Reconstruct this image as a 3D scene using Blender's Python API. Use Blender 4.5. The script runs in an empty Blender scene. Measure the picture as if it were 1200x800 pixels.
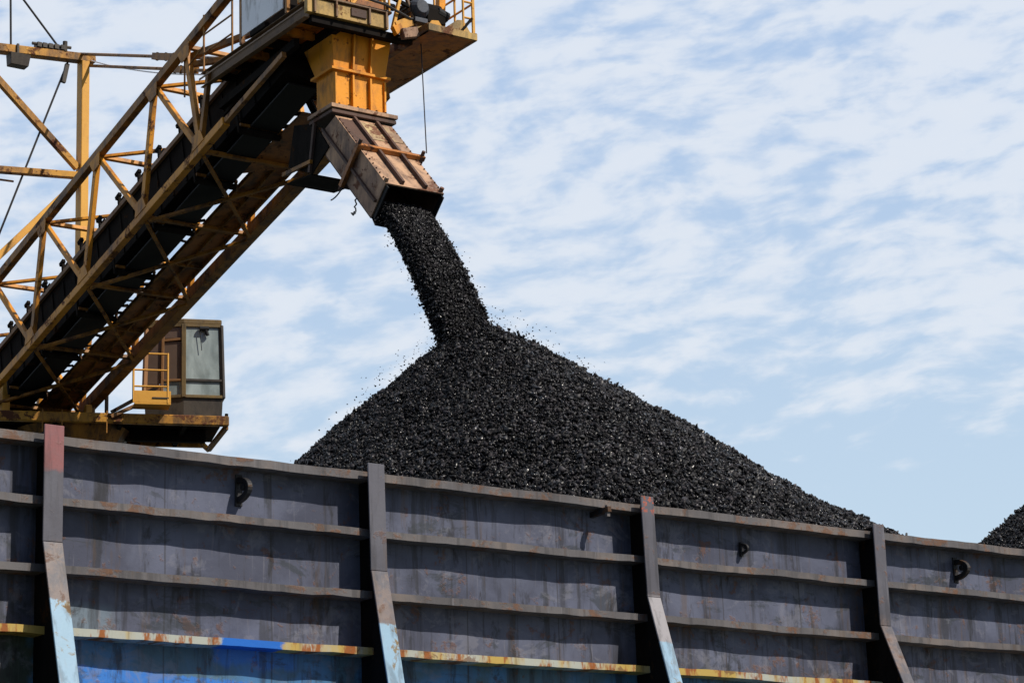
import bpy, bmesh, math, random
import numpy as np
from mathutils import Vector, Matrix, noise as mnoise

random.seed(7)
rng = np.random.default_rng(7)
SC = bpy.context.scene
COL = SC.collection
V = Vector

# ------------------------------------------------------------------ camera
EYE = V((0.0, 0.0, 2.5))
PITCH, ROLL, FPX = math.radians(15.2), 0.0345, 2800.0
_f = V((0, math.cos(PITCH), math.sin(PITCH)))
_u = V((0, -math.sin(PITCH), math.cos(PITCH)))
_r = V((1, 0, 0))
_r2 = _r * math.cos(ROLL) - _u * math.sin(ROLL)
_u2 = _u * math.cos(ROLL) + _r * math.sin(ROLL)
cam_d = bpy.data.cameras.new("camera")
cam_d.sensor_width = 36.0
cam_d.lens = FPX / 1200.0 * 36.0
cam_d.clip_start = 0.1
cam_d.clip_end = 8000.0
cam = bpy.data.objects.new("camera", cam_d)
COL.objects.link(cam)
M = Matrix((( _r2.x, _u2.x, -_f.x, EYE.x), (_r2.y, _u2.y, -_f.y, EYE.y), (_r2.z, _u2.z, -_f.z, EYE.z), (0, 0, 0, 1)))
cam.matrix_world = M
SC.camera = cam

# ------------------------------------------------------------------ exposure, sun, sky
SC.view_settings.view_transform = 'Standard'
SC.view_settings.look = 'None'
SC.view_settings.gamma = 1.0
SC.view_settings.use_curve_mapping = False
SC.view_settings.exposure = 0.0
SUN_DIR = V((0.617, -0.319, 0.719)).normalized()
SUN_STRENGTH, SKY_STRENGTH = 5.0, 0.10
sd = bpy.data.lights.new("sun", 'SUN')
sd.energy = SUN_STRENGTH
sd.angle = math.radians(0.5)
sd.color = (1.0, 0.93, 0.82)
so = bpy.data.objects.new("sun", sd)
COL.objects.link(so)
so.rotation_euler = SUN_DIR.to_track_quat('Z', 'Y').to_euler()
so.location = (20, -20, 40)

world = bpy.data.worlds.new("World")
SC.world = world
world.use_nodes = True


class NT:
    """small helper over a node tree"""
    def __init__(self, tree):
        self.t = tree
        self.l = tree.links
    def n(self, kind, **kw):
        nd = self.t.nodes.new(kind)
        for k, v in kw.items():
            setattr(nd, k, v)
        return nd
    def put(self, sock, v):
        if isinstance(v, bpy.types.NodeSocket):
            self.l.new(v, sock)
        elif v is not None:
            if sock.type in ('RGBA',) and hasattr(v, '__len__') and len(v) == 3:
                v = (*v, 1.0)
            sock.default_value = v
    def math(self, op, a, b=None, c=None, clamp=False):
        nd = self.n('ShaderNodeMath', operation=op)
        nd.use_clamp = clamp
        self.put(nd.inputs[0], a)
        if b is not None: self.put(nd.inputs[1], b)
        if c is not None: self.put(nd.inputs[2], c)
        return nd.outputs[0]
    def vmath(self, op, a, b=None):
        nd = self.n('ShaderNodeVectorMath', operation=op)
        self.put(nd.inputs[0], a)
        if b is not None: self.put(nd.inputs[1], b)
        return nd.outputs[0]
    def noise(self, vec, scale=5.0, detail=4.0, rough=0.55, dist=0.0, out=0):
        nd = self.n('ShaderNodeTexNoise')
        if vec is not None: self.put(nd.inputs['Vector'], vec)
        nd.inputs['Scale'].default_value = scale
        nd.inputs['Detail'].default_value = detail
        nd.inputs['Roughness'].default_value = rough
        nd.inputs['Distortion'].default_value = dist
        return nd.outputs[out]
    def step(self, v, lo, hi):
        nd = self.n('ShaderNodeMapRange', interpolation_type='SMOOTHSTEP')
        self.put(nd.inputs[0], v)
        nd.inputs[1].default_value = lo
        nd.inputs[2].default_value = hi
        return nd.outputs[0]
    def mix(self, fac, a, b, blend='MIX'):
        nd = self.n('ShaderNodeMix', data_type='RGBA', blend_type=blend)
        self.put(nd.inputs[0], fac)
        self.put(nd.inputs[6], a)
        self.put(nd.inputs[7], b)
        return nd.outputs[2]
    def sep(self, v):
        nd = self.n('ShaderNodeSeparateXYZ')
        self.put(nd.inputs[0], v)
        return nd.outputs
    def comb(self, x, y, z):
        nd = self.n('ShaderNodeCombineXYZ')
        for i, q in enumerate((x, y, z)): self.put(nd.inputs[i], q)
        return nd.outputs[0]
    def scl(self, v, s):
        return self.vmath('MULTIPLY', v, s)


def build_sky():
    t = NT(world.node_tree)
    world.node_tree.nodes.clear()
    out = t.n('ShaderNodeOutputWorld')
    bg = t.n('ShaderNodeBackground')
    sky = t.n('ShaderNodeTexSky')
    sky.sky_type = 'NISHITA'
    sky.sun_disc = False
    sky.sun_elevation = math.asin(SUN_DIR.z)
    sky.sun_rotation = math.atan2(SUN_DIR.x, SUN_DIR.y)
    sky.air_density, sky.dust_density, sky.ozone_density = 1.0, 1.6, 1.5
    d = t.n('ShaderNodeTexCoord').outputs['Generated']
    x, y, z = t.sep(d)[:3]
    az = t.math('ARCTAN2', x, y)
    el = t.math('ARCSINE', z)
    north = t.step(t.math('SUBTRACT', y, t.math('MULTIPLY', x, 0.45)), -0.50, 0.55)          # cloud deck kept to the far half, shaped to cut fill from the unseen sky
    p = t.comb(az, el, 0.0)
    rot = t.n('ShaderNodeVectorRotate', rotation_type='Z_AXIS')
    t.put(rot.inputs['Vector'], p)
    rot.inputs['Angle'].default_value = math.radians(-6)
    p = rot.outputs[0]
    warp = t.noise(t.scl(p, (9.0, 16.0, 1.0)), 1.0, 3.0, 0.5, 0.0, 1)
    p = t.vmath('ADD', p, t.scl(t.vmath('SUBTRACT', warp, (0.5, 0.5, 0.5)), (0.034, 0.020, 0.0)))
    n1 = t.noise(t.scl(p, (33.0, 84.0, 1.0)), 1.0, 5.0, 0.52, 0.1)
    n2 = t.noise(t.scl(p, (5.5, 10.0, 1.0)), 1.0, 4.0, 0.55)
    n3 = t.noise(t.scl(p, (60.0, 170.0, 1.0)), 1.0, 4.0, 0.6, 0.2)
    m = t.math('ADD', t.math('MULTIPLY', n1, 0.76), t.math('MULTIPLY', n3, 0.17))
    m = t.math('ADD', m, t.math('MULTIPLY', n2, 0.42))
    # the deck of cloud opens towards the low right part of the sky
    low = t.step(z, 0.27, 0.175)
    right = t.step(az, -0.05, 0.07)
    m = t.math('SUBTRACT', m, t.math('MULTIPLY', t.math('MULTIPLY', low, right), 0.20))
    m = t.math('ADD', m, t.math('MULTIPLY', t.step(z, 0.24, 0.40), 0.05))
    cover = t.step(m, 0.54, 0.78)
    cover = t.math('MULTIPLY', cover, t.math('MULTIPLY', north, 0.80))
    blue = t.mix(1.0, sky.outputs[0], (0.62, 0.67, 0.76), 'MULTIPLY')  # clear sky out of view, dimmed so the shaded sides get less fill
    veil = t.step(z, 0.40, 0.08)
    pale = t.mix(veil, (4.9, 6.5, 9.0), (6.3, 7.9, 9.15))
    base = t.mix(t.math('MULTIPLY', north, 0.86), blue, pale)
    cloud = t.mix(n1, (7.4, 8.1, 9.1), (8.3, 8.6, 9.1))
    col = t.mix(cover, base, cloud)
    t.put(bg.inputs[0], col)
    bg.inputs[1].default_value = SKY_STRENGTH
    t.l.new(bg.outputs[0], out.inputs[0])


build_sky()

# ------------------------------------------------------------------ materials
MATS = {}
def new_mat(name):
    m = bpy.data.materials.new(name)
    m.use_nodes = True
    MATS[name] = m
    t = NT(m.node_tree)
    bs = m.node_tree.nodes['Principled BSDF']
    return m, t, bs


def obj_co(t):
    return t.n('ShaderNodeTexCoord').outputs['Object']


def bump(t, bs, h, dist=0.01, strength=0.6):
    b = t.n('ShaderNodeBump')
    b.inputs['Distance'].default_value = dist
    b.inputs['Strength'].default_value = strength
    t.put(b.inputs['Height'], h)
    t.l.new(b.outputs[0], bs.inputs['Normal'])


def worn_paint(name, paint, paint2, rust, grime, rust_amt=0.5, grime_amt=0.5, rough=0.55, scale=1.0):
    m, t, bs = new_mat(name)
    co = obj_co(t)
    big = t.noise(co, 0.9 * scale, 5.0, 0.6)
    mid = t.noise(t.scl(co, (1, 1, 0.35)), 4.5 * scale, 6.0, 0.65, 0.3)
    fine = t.noise(co, 26.0 * scale, 4.0, 0.6)
    c = t.mix(t.step(big, 0.35, 0.65), paint, paint2)
    gm = t.step(t.math('ADD', t.math('MULTIPLY', mid, 0.7), t.math('MULTIPLY', big, 0.3)), 0.61 - 0.3 * grime_amt, 0.76 - 0.2 * grime_amt)
    c = t.mix(t.math('MULTIPLY', gm, 0.85), c, grime)
    rn = t.math('ADD', t.math('MULTIPLY', t.noise(t.vmath('ADD', co, (7.3, 2.1, 4.4)), 2.6 * scale, 7.0, 0.7, 0.4), 0.8), t.math('MULTIPLY', fine, 0.2))
    rm = t.step(rn, 0.705 - 0.3 * rust_amt, 0.765 - 0.3 * rust_amt)
    rc = t.mix(fine, rust, tuple(q * 0.45 for q in rust))
    c = t.mix(rm, c, rc)
    t.put(bs.inputs['Base Color'], c)
    t.put(bs.inputs['Roughness'], t.math('ADD', rough, t.math('MULTIPLY', rm, 0.3), clamp=True))
    bs.inputs['Specular IOR Level'].default_value = 0.3
    bump(t, bs, t.math('ADD', fine, t.math('MULTIPLY', rm, 0.7)), 0.006, 0.5)
    return m


worn_paint('yellow_steel', (0.52, 0.25, 0.026), (0.38, 0.17, 0.020), (0.13, 0.045, 0.018), (0.06, 0.033, 0.016), 0.60, 0.62)
worn_paint('bright_yellow_steel', (0.66, 0.34, 0.055), (0.58, 0.28, 0.04), (0.20, 0.075, 0.02), (0.14, 0.075, 0.025), 0.30, 0.25)
worn_paint('orange_hopper', (0.76, 0.295, 0.010), (0.66, 0.24, 0.009), (0.26, 0.08, 0.015), (0.13, 0.055, 0.015), 0.42, 0.45)
worn_paint('brown_steel', (0.29, 0.122, 0.018), (0.36, 0.150, 0.017), (0.08, 0.03, 0.015), (0.035, 0.02, 0.014), 0.5, 0.65)
worn_paint('boom_steel', (0.62, 0.255, 0.016), (0.46, 0.180, 0.015), (0.17, 0.060, 0.018), (0.085, 0.042, 0.016), 0.52, 0.50)
worn_paint('plate_brown', (0.40, 0.150, 0.035), (0.26, 0.100, 0.03), (0.09, 0.04, 0.022), (0.045, 0.028, 0.02), 0.5, 0.55)
worn_paint('under_plate', (0.62, 0.22, 0.012), (0.48, 0.165, 0.014), (0.20, 0.065, 0.015), (0.20, 0.075, 0.016), 0.50, 0.62)
worn_paint('soot_shade_steel', (0.010, 0.0085, 0.008), (0.015, 0.012, 0.010), (0.055, 0.027, 0.012), (0.005, 0.0045, 0.004), 0.46, 0.5, 0.85)  # near-black: soot on the loader, painted shade on the stanchion webs
MATS['soot_shade_steel'].node_tree.nodes['Principled BSDF'].inputs['Specular IOR Level'].default_value = 0.06
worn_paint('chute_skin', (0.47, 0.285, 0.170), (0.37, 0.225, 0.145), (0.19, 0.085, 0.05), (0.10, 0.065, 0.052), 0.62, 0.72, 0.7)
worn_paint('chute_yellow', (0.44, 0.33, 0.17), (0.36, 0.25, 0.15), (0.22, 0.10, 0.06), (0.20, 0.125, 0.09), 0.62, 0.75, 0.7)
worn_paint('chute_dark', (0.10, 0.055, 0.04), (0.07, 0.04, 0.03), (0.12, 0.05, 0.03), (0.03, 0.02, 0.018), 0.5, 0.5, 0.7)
worn_paint('cab_olive', (0.19, 0.125, 0.042), (0.13, 0.085, 0.035), (0.14, 0.06, 0.025), (0.06, 0.045, 0.025), 0.35, 0.5)
worn_paint('cab_brown', (0.26, 0.12, 0.04), (0.20, 0.10, 0.04), (0.12, 0.05, 0.02), (0.07, 0.04, 0.02), 0.35, 0.4)
worn_paint('cab_dark', (0.045, 0.036, 0.030), (0.060, 0.048, 0.036), (0.10, 0.05, 0.025), (0.016, 0.014, 0.013), 0.3, 0.5)
worn_paint('fascia_brown', (0.22, 0.13, 0.065), (0.17, 0.10, 0.055), (0.18, 0.075, 0.03), (0.10, 0.06, 0.035), 0.45, 0.45)
worn_paint('grimy_yellow', (0.52, 0.33, 0.085), (0.36, 0.22, 0.07), (0.16, 0.06, 0.025), (0.09, 0.065, 0.03), 0.55, 0.6)
worn_paint('grey_sheet', (0.86, 0.86, 0.88), (0.80, 0.80, 0.83), (0.30, 0.24, 0.18), (0.36, 0.35, 0.34), 0.1, 0.25)
worn_paint('motor_blue_grey', (0.045, 0.055, 0.075), (0.06, 0.065, 0.08), (0.06, 0.035, 0.02), (0.015, 0.015, 0.018), 0.25, 0.5)


def plain(name, col, rough=0.6, metal=0.0, var=0.3):
    m, t, bs = new_mat(name)
    n = t.noise(obj_co(t), 9.0, 5.0, 0.6)
    t.put(bs.inputs['Base Color'], t.mix(n, tuple(c * (1 - var) for c in col), tuple(c * (1 + var) for c in col)))
    bs.inputs['Roughness'].default_value = rough
    bs.inputs['Metallic'].default_value = metal
    bs.inputs['Specular IOR Level'].default_value = 0.3
    return m


plain('rubber', (0.010, 0.010, 0.011), 0.75)
plain('wire_rope', (0.030, 0.028, 0.028), 0.6)
plain('dark_interior', (0.030, 0.026, 0.022), 0.8)
plain('seat_fabric', (0.05, 0.04, 0.035), 0.9)


def make_glass():
    m, t, bs = new_mat('dirty_glass')
    co = obj_co(t)
    n = t.noise(t.scl(co, (1, 1, 0.4)), 3.5, 5.0, 0.6, 0.4)
    t.put(bs.inputs['Base Color'], t.mix(n, (0.40, 0.46, 0.46), (0.18, 0.22, 0.22)))
    bs.inputs['Roughness'].default_value = 0.12
    bs.inputs['IOR'].default_value = 1.5
    t.put(bs.inputs['Transmission Weight'], t.math('MULTIPLY', t.step(n, 0.25, 0.75), 0.40))
    return m
make_glass()


def make_brown_glass():
    m, t, bs = new_mat('brown_glass')
    n = t.noise(obj_co(t), 4.0, 4.0, 0.6)
    t.put(bs.inputs['Base Color'], t.mix(n, (0.16, 0.11, 0.085), (0.10, 0.07, 0.055)))
    bs.inputs['Roughness'].default_value = 0.25
    bs.inputs['Transmission Weight'].default_value = 0.15
    return m
make_brown_glass()


def make_coal():
    m, t, bs = new_mat('coal')
    geo = t.n('ShaderNodeNewGeometry')
    r = geo.outputs['Random Per Island']
    c = t.mix(t.math('POWER', r, 4.5), (0.0028, 0.0027, 0.0036), (0.060, 0.054, 0.060))
    n = t.noise(obj_co(t), 40.0, 3.0, 0.6)
    c = t.mix(t.math('MULTIPLY', n, 0.5), c, (0.010, 0.010, 0.011))
    t.put(bs.inputs['Base Color'], c)
    wn = t.n('ShaderNodeTexWhiteNoise', noise_dimensions='1D')
    t.put(wn.inputs['W'], t.math('MULTIPLY', r, 917.0))
    t.put(bs.inputs['Roughness'], t.math('ADD', 0.20, t.math('MULTIPLY', wn.outputs[0], 0.50)))
    w2 = t.n('ShaderNodeTexWhiteNoise', noise_dimensions='1D')
    t.put(w2.inputs['W'], t.math('MULTIPLY', r, 431.7))
    t.put(bs.inputs['Specular IOR Level'], t.math('ADD', 0.06, t.math('MULTIPLY', t.math('POWER', w2.outputs[0], 3.0), 0.60)))
    bump(t, bs, n, 0.01, 0.4)
make_coal()

TOP = 7.79          # height of the barge's side above the water
BAY = 3.68          # stanchion spacing


def side_paint(name, base_a, base_b, kind):
    """weathered barge paint: blue-grey above the lowest rail, blue below it; rust, soot runs, scraped patches"""
    m, t, bs = new_mat(name)
    co = obj_co(t)
    x, y, z = t.sep(co)[:3]
    zr = t.math('SUBTRACT', z, TOP)
    streak = t.noise(t.scl(co, (6.5, 6.5, 0.55)), 1.0, 6.0, 0.62, 0.15)
    fstreak = t.noise(t.scl(co, (22.0, 22.0, 1.2)), 1.0, 4.0, 0.6)
    patch = t.noise(co, 1.3, 6.0, 0.6, 0.5)
    fine = t.noise(co, 16.0, 5.0, 0.65)
    blot = t.noise(t.vmath('ADD', co, (3.1, 8.0, 1.7)), 3.2, 6.0, 0.68, 0.4)
    c = t.mix(t.step(patch, 0.35, 0.65), base_a, base_b)
    if kind == 'panel':
        # blue hull paint under the lowest rail
        teal = (0.065, 0.125, 0.165)
        blue = (0.060, 0.180, 0.36)
        royal = (0.014, 0.125, 0.48)
        bl = t.mix(t.step(patch, 0.38, 0.62), teal, blue)
        bl = t.mix(t.step(t.math('ADD', x, t.math('MULTIPLY', patch, 0.8)), 0.35, 0.20), bl, (0.050, 0.070, 0.055))
        edge = t.math('ADD', zr, t.math('ADD', t.math('MULTIPLY', x, 0.045), t.math('MULTIPLY', fine, 0.10)))
        ry = t.math('MULTIPLY', t.step(edge, -2.06, -2.09), t.math('MULTIPLY', t.step(x, 0.12, 0.2), t.step(x, 3.3, 2.9)))
        px = t.math('ABSOLUTE', t.math('SUBTRACT', x, 2.35))
        drip = t.math('MULTIPLY', t.step(t.math('ADD', px, t.math('MULTIPLY', streak, 0.4)), 0.72, 0.60), t.step(t.math('ADD', zr, t.math('MULTIPLY', streak, 0.35)), -1.94, -1.86))
        ry = t.math('MAXIMUM', ry, t.math('MULTIPLY', drip, 0.75))
        bl = t.mix(ry, bl, t.mix(fine, royal, (0.05, 0.20, 0.50)))
        c = t.mix(t.step(t.math('ADD', zr, t.math('MULTIPLY', t.math('SUBTRACT', fine, 0.5), 0.05)), -1.84, -1.87), c, bl)
        # a pale blue rest of old paint above the rail
        old = t.math('MULTIPLY', t.step(zr, -1.50, -1.60), t.step(t.math('ADD', x, t.math('MULTIPLY', streak, 0.5)), 1.15, 0.75))
        old = t.math('MULTIPLY', old, t.math('MULTIPLY', t.step(x, 0.0, 0.1), t.step(zr, -1.86, -1.84)))
        c = t.mix(t.math('MULTIPLY', old, 0.6), c, (0.16, 0.22, 0.26))
    if kind == 'post':
        lb = t.step(t.math('ADD', zr, t.math('MULTIPLY', t.math('SUBTRACT', blot, 0.5), 0.22)), -1.60, -1.63)
        pb = t.mix(patch, (0.22, 0.34, 0.42), (0.25, 0.40, 0.56))
        brown = t.math('MULTIPLY', t.step(zr, -1.0, -1.10), t.step(blot, 0.42, 0.58))
        c = t.mix(t.math('MULTIPLY', brown, 0.75), c, (0.19, 0.14, 0.12))
        pale = t.math('MULTIPLY', t.step(zr, -1.03, -1.08), t.step(t.math('ABSOLUTE', t.math('SUBTRACT', x, 7.5)), 0.9, 0.6))
        c = t.mix(pale, c, (0.27, 0.255, 0.27))
        pb = t.mix(t.step(blot, 0.52, 0.58), pb, t.mix(fine, (0.10, 0.085, 0.075), (0.27, 0.19, 0.07)))
        c = t.mix(t.math('MULTIPLY', lb, t.step(x, 9.6, 9.2)), c, pb)
        redm = t.math('MULTIPLY', t.step(t.math('ADD', zr, t.math('MULTIPLY', fine, 0.12)), -0.33, -0.26), t.step(t.math('ABSOLUTE', x), 0.9, 0.6))
        c = t.mix(t.math('MULTIPLY', redm, 0.85), c, t.mix(fine, (0.30, 0.085, 0.08), (0.22, 0.11, 0.11)))
        r3 = t.math('MULTIPLY', t.step(t.math('ADD', zr, t.math('MULTIPLY', blot, 0.2)), -0.06, 0.05), t.step(t.math('ABSOLUTE', t.math('SUBTRACT', x, 7.33)), 0.4, 0.3))
        c = t.mix(t.math('MULTIPLY', r3, t.step(fine, 0.50, 0.58)), c, (0.42, 0.10, 0.055))
    if kind == 'rail':
        hot = t.step(t.noise(t.vmath('ADD', co, (1.3, 0, 5.5)), 0.8, 4.0, 0.6), 0.48, 0.62)
        c = t.mix(t.math('MULTIPLY', hot, 0.7), c, (0.18, 0.145, 0.125))
    if kind == 'lowrail':
        yel = (0.42, 0.29, 0.075)
        wh = (0.36, 0.37, 0.32)
        along = t.noise(t.scl(co, (1.0, 0.2, 0.2)), 2.3, 4.0, 0.6)
        c = t.mix(t.step(along, 0.42, 0.58), yel, wh)
        c = t.mix(t.step(t.noise(t.scl(co, (1.0, 0.3, 0.3)), 5.0, 5.0, 0.65), 0.50, 0.58), c, (0.26, 0.085, 0.02))
        rp = t.step(t.math('ADD', t.math('ABSOLUTE', t.math('SUBTRACT', x, 2.16)), t.math('MULTIPLY', fine, 0.16)), 0.46, 0.40)
        c = t.mix(rp, c, (0.012, 0.12, 0.46))
    if kind in ('panel', 'post', 'rail'):
        soot = t.step(streak, 0.50, 0.62)
        c = t.mix(t.math('MULTIPLY', soot, 0.62 if kind == 'panel' else 0.4), c, (0.022, 0.021, 0.022), 'MIX')
        pale = t.step(fstreak, 0.58, 0.76)
        c = t.mix(t.math('MULTIPLY', pale, 0.34), c, (0.23, 0.22, 0.24))
    rm = t.step(t.math('ADD', t.math('MULTIPLY', blot, 0.75), t.math('MULTIPLY', fine, 0.25)), 0.555 if kind != 'rail' else 0.52, 0.62)
    rc = t.mix(fine, (0.085, 0.042, 0.026), (0.19, 0.085, 0.038))
    c = t.mix(t.math('MULTIPLY', rm, {'panel': 0.55, 'post': 0.5}.get(kind, 0.75)), c, rc)
    if kind == 'panel':
        scuff = t.step(t.noise(t.vmath('ADD', t.scl(co, (1.0, 1.0, 2.2)), (11.0, 0.0, 4.0)), 1.7, 7.0, 0.72, 0.5), 0.54, 0.64)
        c = t.mix(t.math('MULTIPLY', scuff, 0.60), c, (0.024, 0.030, 0.032))
        worn = t.step(t.noise(t.vmath('ADD', t.scl(co, (1.0, 1.0, 1.3)), (5.0, 0.0, 9.0)), 2.3, 7.0, 0.7, 0.6), 0.54, 0.63)
        c = t.mix(t.math('MULTIPLY', worn, 0.38), c, (0.19, 0.19, 0.225))
        soot2 = t.step(t.noise(t.scl(co, (3.2, 3.2, 0.9)), 1.3, 6.0, 0.7, 0.3), 0.55, 0.66)
        c = t.mix(t.math('MULTIPLY', soot2, 0.72), c, (0.020, 0.019, 0.021))
        fr = t.math('FRACT', t.math('DIVIDE', t.math('ADD', x, 0.55), 1.226))
        seam = t.step(t.math('ABSOLUTE', t.math('SUBTRACT', fr, 0.5)), 0.010, 0.004)
        c = t.mix(t.math('MULTIPLY', seam, 0.55), c, (0.03, 0.028, 0.028))
    # rust weeping down from the blots
    weep = t.noise(t.scl(co, (3.0, 3.0, 0.35)), 1.5, 5.0, 0.7, 0.1)
    c = t.mix(t.math('MULTIPLY', t.step(weep, 0.54, 0.66), 0.45), c, (0.095, 0.062, 0.040))
    t.put(bs.inputs['Base Color'], c)
    t.put(bs.inputs['Roughness'], t.math('ADD', 0.50, t.math('MULTIPLY', rm, 0.3)))
    bs.inputs['Specular IOR Level'].default_value = 0.25
    hgt = t.math('ADD', t.math('MULTIPLY', fine, 0.5), t.math('MULTIPLY', rm, 0.6))
    bump(t, bs, hgt, 0.008, 0.5)


side_paint('side_paint', (0.100, 0.110, 0.160), (0.058, 0.063, 0.094), 'panel')
side_paint('post_paint', (0.112, 0.110, 0.130), (0.086, 0.083, 0.098), 'post')
side_paint('rail_paint', (0.118, 0.110, 0.112), (0.085, 0.078, 0.080), 'rail')
side_paint('low_rail_paint', (0.3, 0.3, 0.3), (0.3, 0.3, 0.3), 'lowrail')
worn_paint('lug_black', (0.030, 0.028, 0.030), (0.020, 0.019, 0.021), (0.10, 0.05, 0.025), (0.012, 0.012, 0.012), 0.55, 0.5)


def make_water():
    m, t, bs = new_mat('river_water')
    co = obj_co(t)
    bs.inputs['Base Color'].default_value = (0.05, 0.07, 0.06, 1)
    bs.inputs['Roughness'].default_value = 0.12
    w = t.math('ADD', t.noise(t.scl(co, (1, 1.6, 1)), 0.9, 5.0, 0.6), t.noise(co, 0.12, 3.0, 0.5))
    bump(t, bs, w, 0.25, 0.5)
make_water()

# ------------------------------------------------------------------ mesh helpers
class MB:
    def __init__(self):
        self.v, self.f, self.m, self.mats = [], [], [], []
    def mi(self, mat):
        if mat not in self.mats: self.mats.append(mat)
        return self.mats.index(mat)
    def add(self, vs, fs, mat):
        b = len(self.v)
        self.v += [V(p) for p in vs]
        k = self.mi(mat)
        for f in fs:
            self.f.append([b + i for i in f]); self.m.append(k)
    def loft(self, rings, mat, cap=True, closed=True):
        n = len(rings[0])
        vs = [p for r in rings for p in r]
        fs = []
        for i in range(len(rings) - 1):
            for j in range(n if closed else n - 1):
                k = (j + 1) % n
                fs.append([i * n + j, i * n + k, (i + 1) * n + k, (i + 1) * n + j])
        if cap:
            fs.append(list(range(n))[::-1])
            fs.append([(len(rings) - 1) * n + j for j in range(n)])
        self.add(vs, fs, mat)
    def box(self, o, a, b, c, mat):
        """a box from corner o along the three edge vectors"""
        o, a, b, c = V(o), V(a), V(b), V(c)
        self.loft([[o, o + a, o + a + b, o + b], [o + c, o + a + c, o + a + b + c, o + b + c]], mat)
    def bar(self, p, q, w, h, mat, up=None):
        """rectangular bar p->q, w across, h along up"""
        p, q = V(p), V(q)
        d = (q - p).normalized()
        up = V(up) if up is not None else V((0, 0, 1))
        s = d.cross(up)
        if s.length < 1e-4: s = d.cross(V((1, 0, 0)))
        s.normalize()
        u = s.cross(d).normalized()
        r = [(-.5, -.5), (.5, -.5), (.5, .5), (-.5, .5)]
        self.loft([[e + s * (w * i) + u * (h * j) for i, j in r] for e in (p, q)], mat)
    def angle(self, p, q, w, mat, up=None, th=0.012):
        """an L-section (angle iron) bar"""
        p, q = V(p), V(q)
        d = (q - p).normalized()
        up = V(up) if up is not None else V((0, 0, 1))
        s = d.cross(up)
        if s.length < 1e-4: s = d.cross(V((1, 0, 0)))
        s.normalize(); u = s.cross(d).normalized()
        pr = [(-.5 * w, -.5 * w), (.5 * w, -.5 * w), (.5 * w, -.5 * w + th), (-.5 * w + th, -.5 * w + th), (-.5 * w + th, .5 * w), (-.5 * w, .5 * w)]
        self.loft([[e + s * i + u * j for i, j in pr] for e in (p, q)], mat)
    def channel(self, p, q, w, h, mat, up=None, th=0.014):
        """a C/U section bar, open on the +side"""
        p, q = V(p), V(q)
        d = (q - p).normalized()
        up = V(up) if up is not None else V((0, 0, 1))
        s = d.cross(up).normalized(); u = s.cross(d).normalized()
        a, b = w / 2, h / 2
        pr = [(-a, -b), (a, -b), (a, -b + th), (-a + th, -b + th), (-a + th, b - th), (a, b - th), (a, b), (-a, b)]
        self.loft([[e + s * i + u * j for i, j in pr] for e in (p, q)], mat)
    def tube(self, pts, r, mat, n=8):
        pts = [V(p) for p in pts]
        rings = []
        for i, p in enumerate(pts):
            d = (pts[min(i + 1, len(pts) - 1)] - pts[max(i - 1, 0)]).normalized()
            s = d.cross(V((0, 0, 1)))
            if s.length < 1e-3: s = d.cross(V((1, 0, 0)))
            s.normalize(); u = s.cross(d).normalized()
            rr = r[i] if isinstance(r, (list, tuple)) else r
            rings.append([p + (s * math.cos(k * 2 * math.pi / n) + u * math.sin(k * 2 * math.pi / n)) * rr for k in range(n)])
        self.loft(rings, mat)
    def prism(self, poly, vec, mat):
        self.loft([[V(p) for p in poly], [V(p) + V(vec) for p in poly]], mat)
    def build(self, name, parent=None, off=V((0, 0, 0)), smooth=False, bevel=0.0):
        me = bpy.data.meshes.new(name)
        me.from_pydata([tuple(p - off) for p in self.v], [], self.f)
        for mt in self.mats: me.materials.append(MATS[mt])
        me.polygons.foreach_set('material_index', self.m)
        bm = bmesh.new(); bm.from_mesh(me)
        bmesh.ops.recalc_face_normals(bm, faces=bm.faces)
        bm.to_mesh(me); bm.free()
        if smooth: me.polygons.foreach_set('use_smooth', [True] * len(me.polygons))
        o = bpy.data.objects.new(name, me)
        COL.objects.link(o)
        if parent is not None: o.parent = parent
        if bevel:
            b = o.modifiers.new('bevel', 'BEVEL')
            b.width = bevel; b.segments = 1; b.limit_method = 'ANGLE'
        return o


def empty(name, loc, rz=0.0):
    o = bpy.data.objects.new(name, None)
    o.empty_display_size = 0.5
    o.location = loc
    o.rotation_euler = (0, 0, rz)
    COL.objects.link(o)
    return o


def tag(o, label=None, cat=None, group=None, kind=None):
    if label: o['label'] = label
    if cat: o['category'] = cat
    if group: o['group'] = group
    if kind: o['kind'] = kind
    return o


# ------------------------------------------------------------------ water
mb = MB()
S = 4000.0
mb.add([(-S, -S, 0), (S, -S, 0), (S, S, 0), (-S, S, 0)], [[0, 1, 2, 3]], 'river_water')
tag(mb.build('water'), kind='structure')

# ------------------------------------------------------------------ coal barge (local x along the side, y inboard, z up)
B_ANG = math.radians(37.0)
BARGE_LOC = V((-4.404, 22.4, 0.0))
WID = 13.0
U0_, U1_ = -7.6, 34.0
barge = empty('coal_barge', BARGE_LOC, B_ANG)
tag(barge, 'long blue grey steel coal barge with rusty ribbed sides, heaped with coal', 'barge')
PW = 0.23     # depth of the plating behind the rails' outer lips
FR = -0.12    # the stanchions' outer flange
RAILS = [(-0.0, 0.075), (-0.59, 0.076), (-1.245, 0.076), (-1.83, 0.074)]


def dent(x, z):
    a = mnoise.noise(V((x * 0.75, z * 0.9, 3.3))) * 0.022
    a += mnoise.noise(V((x * 2.1, z * 1.7, 9.1))) * 0.016
    k = (x / BAY) % 1.0
    return a * min(1.0, 6 * k, 6 * (1 - k)) 


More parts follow.
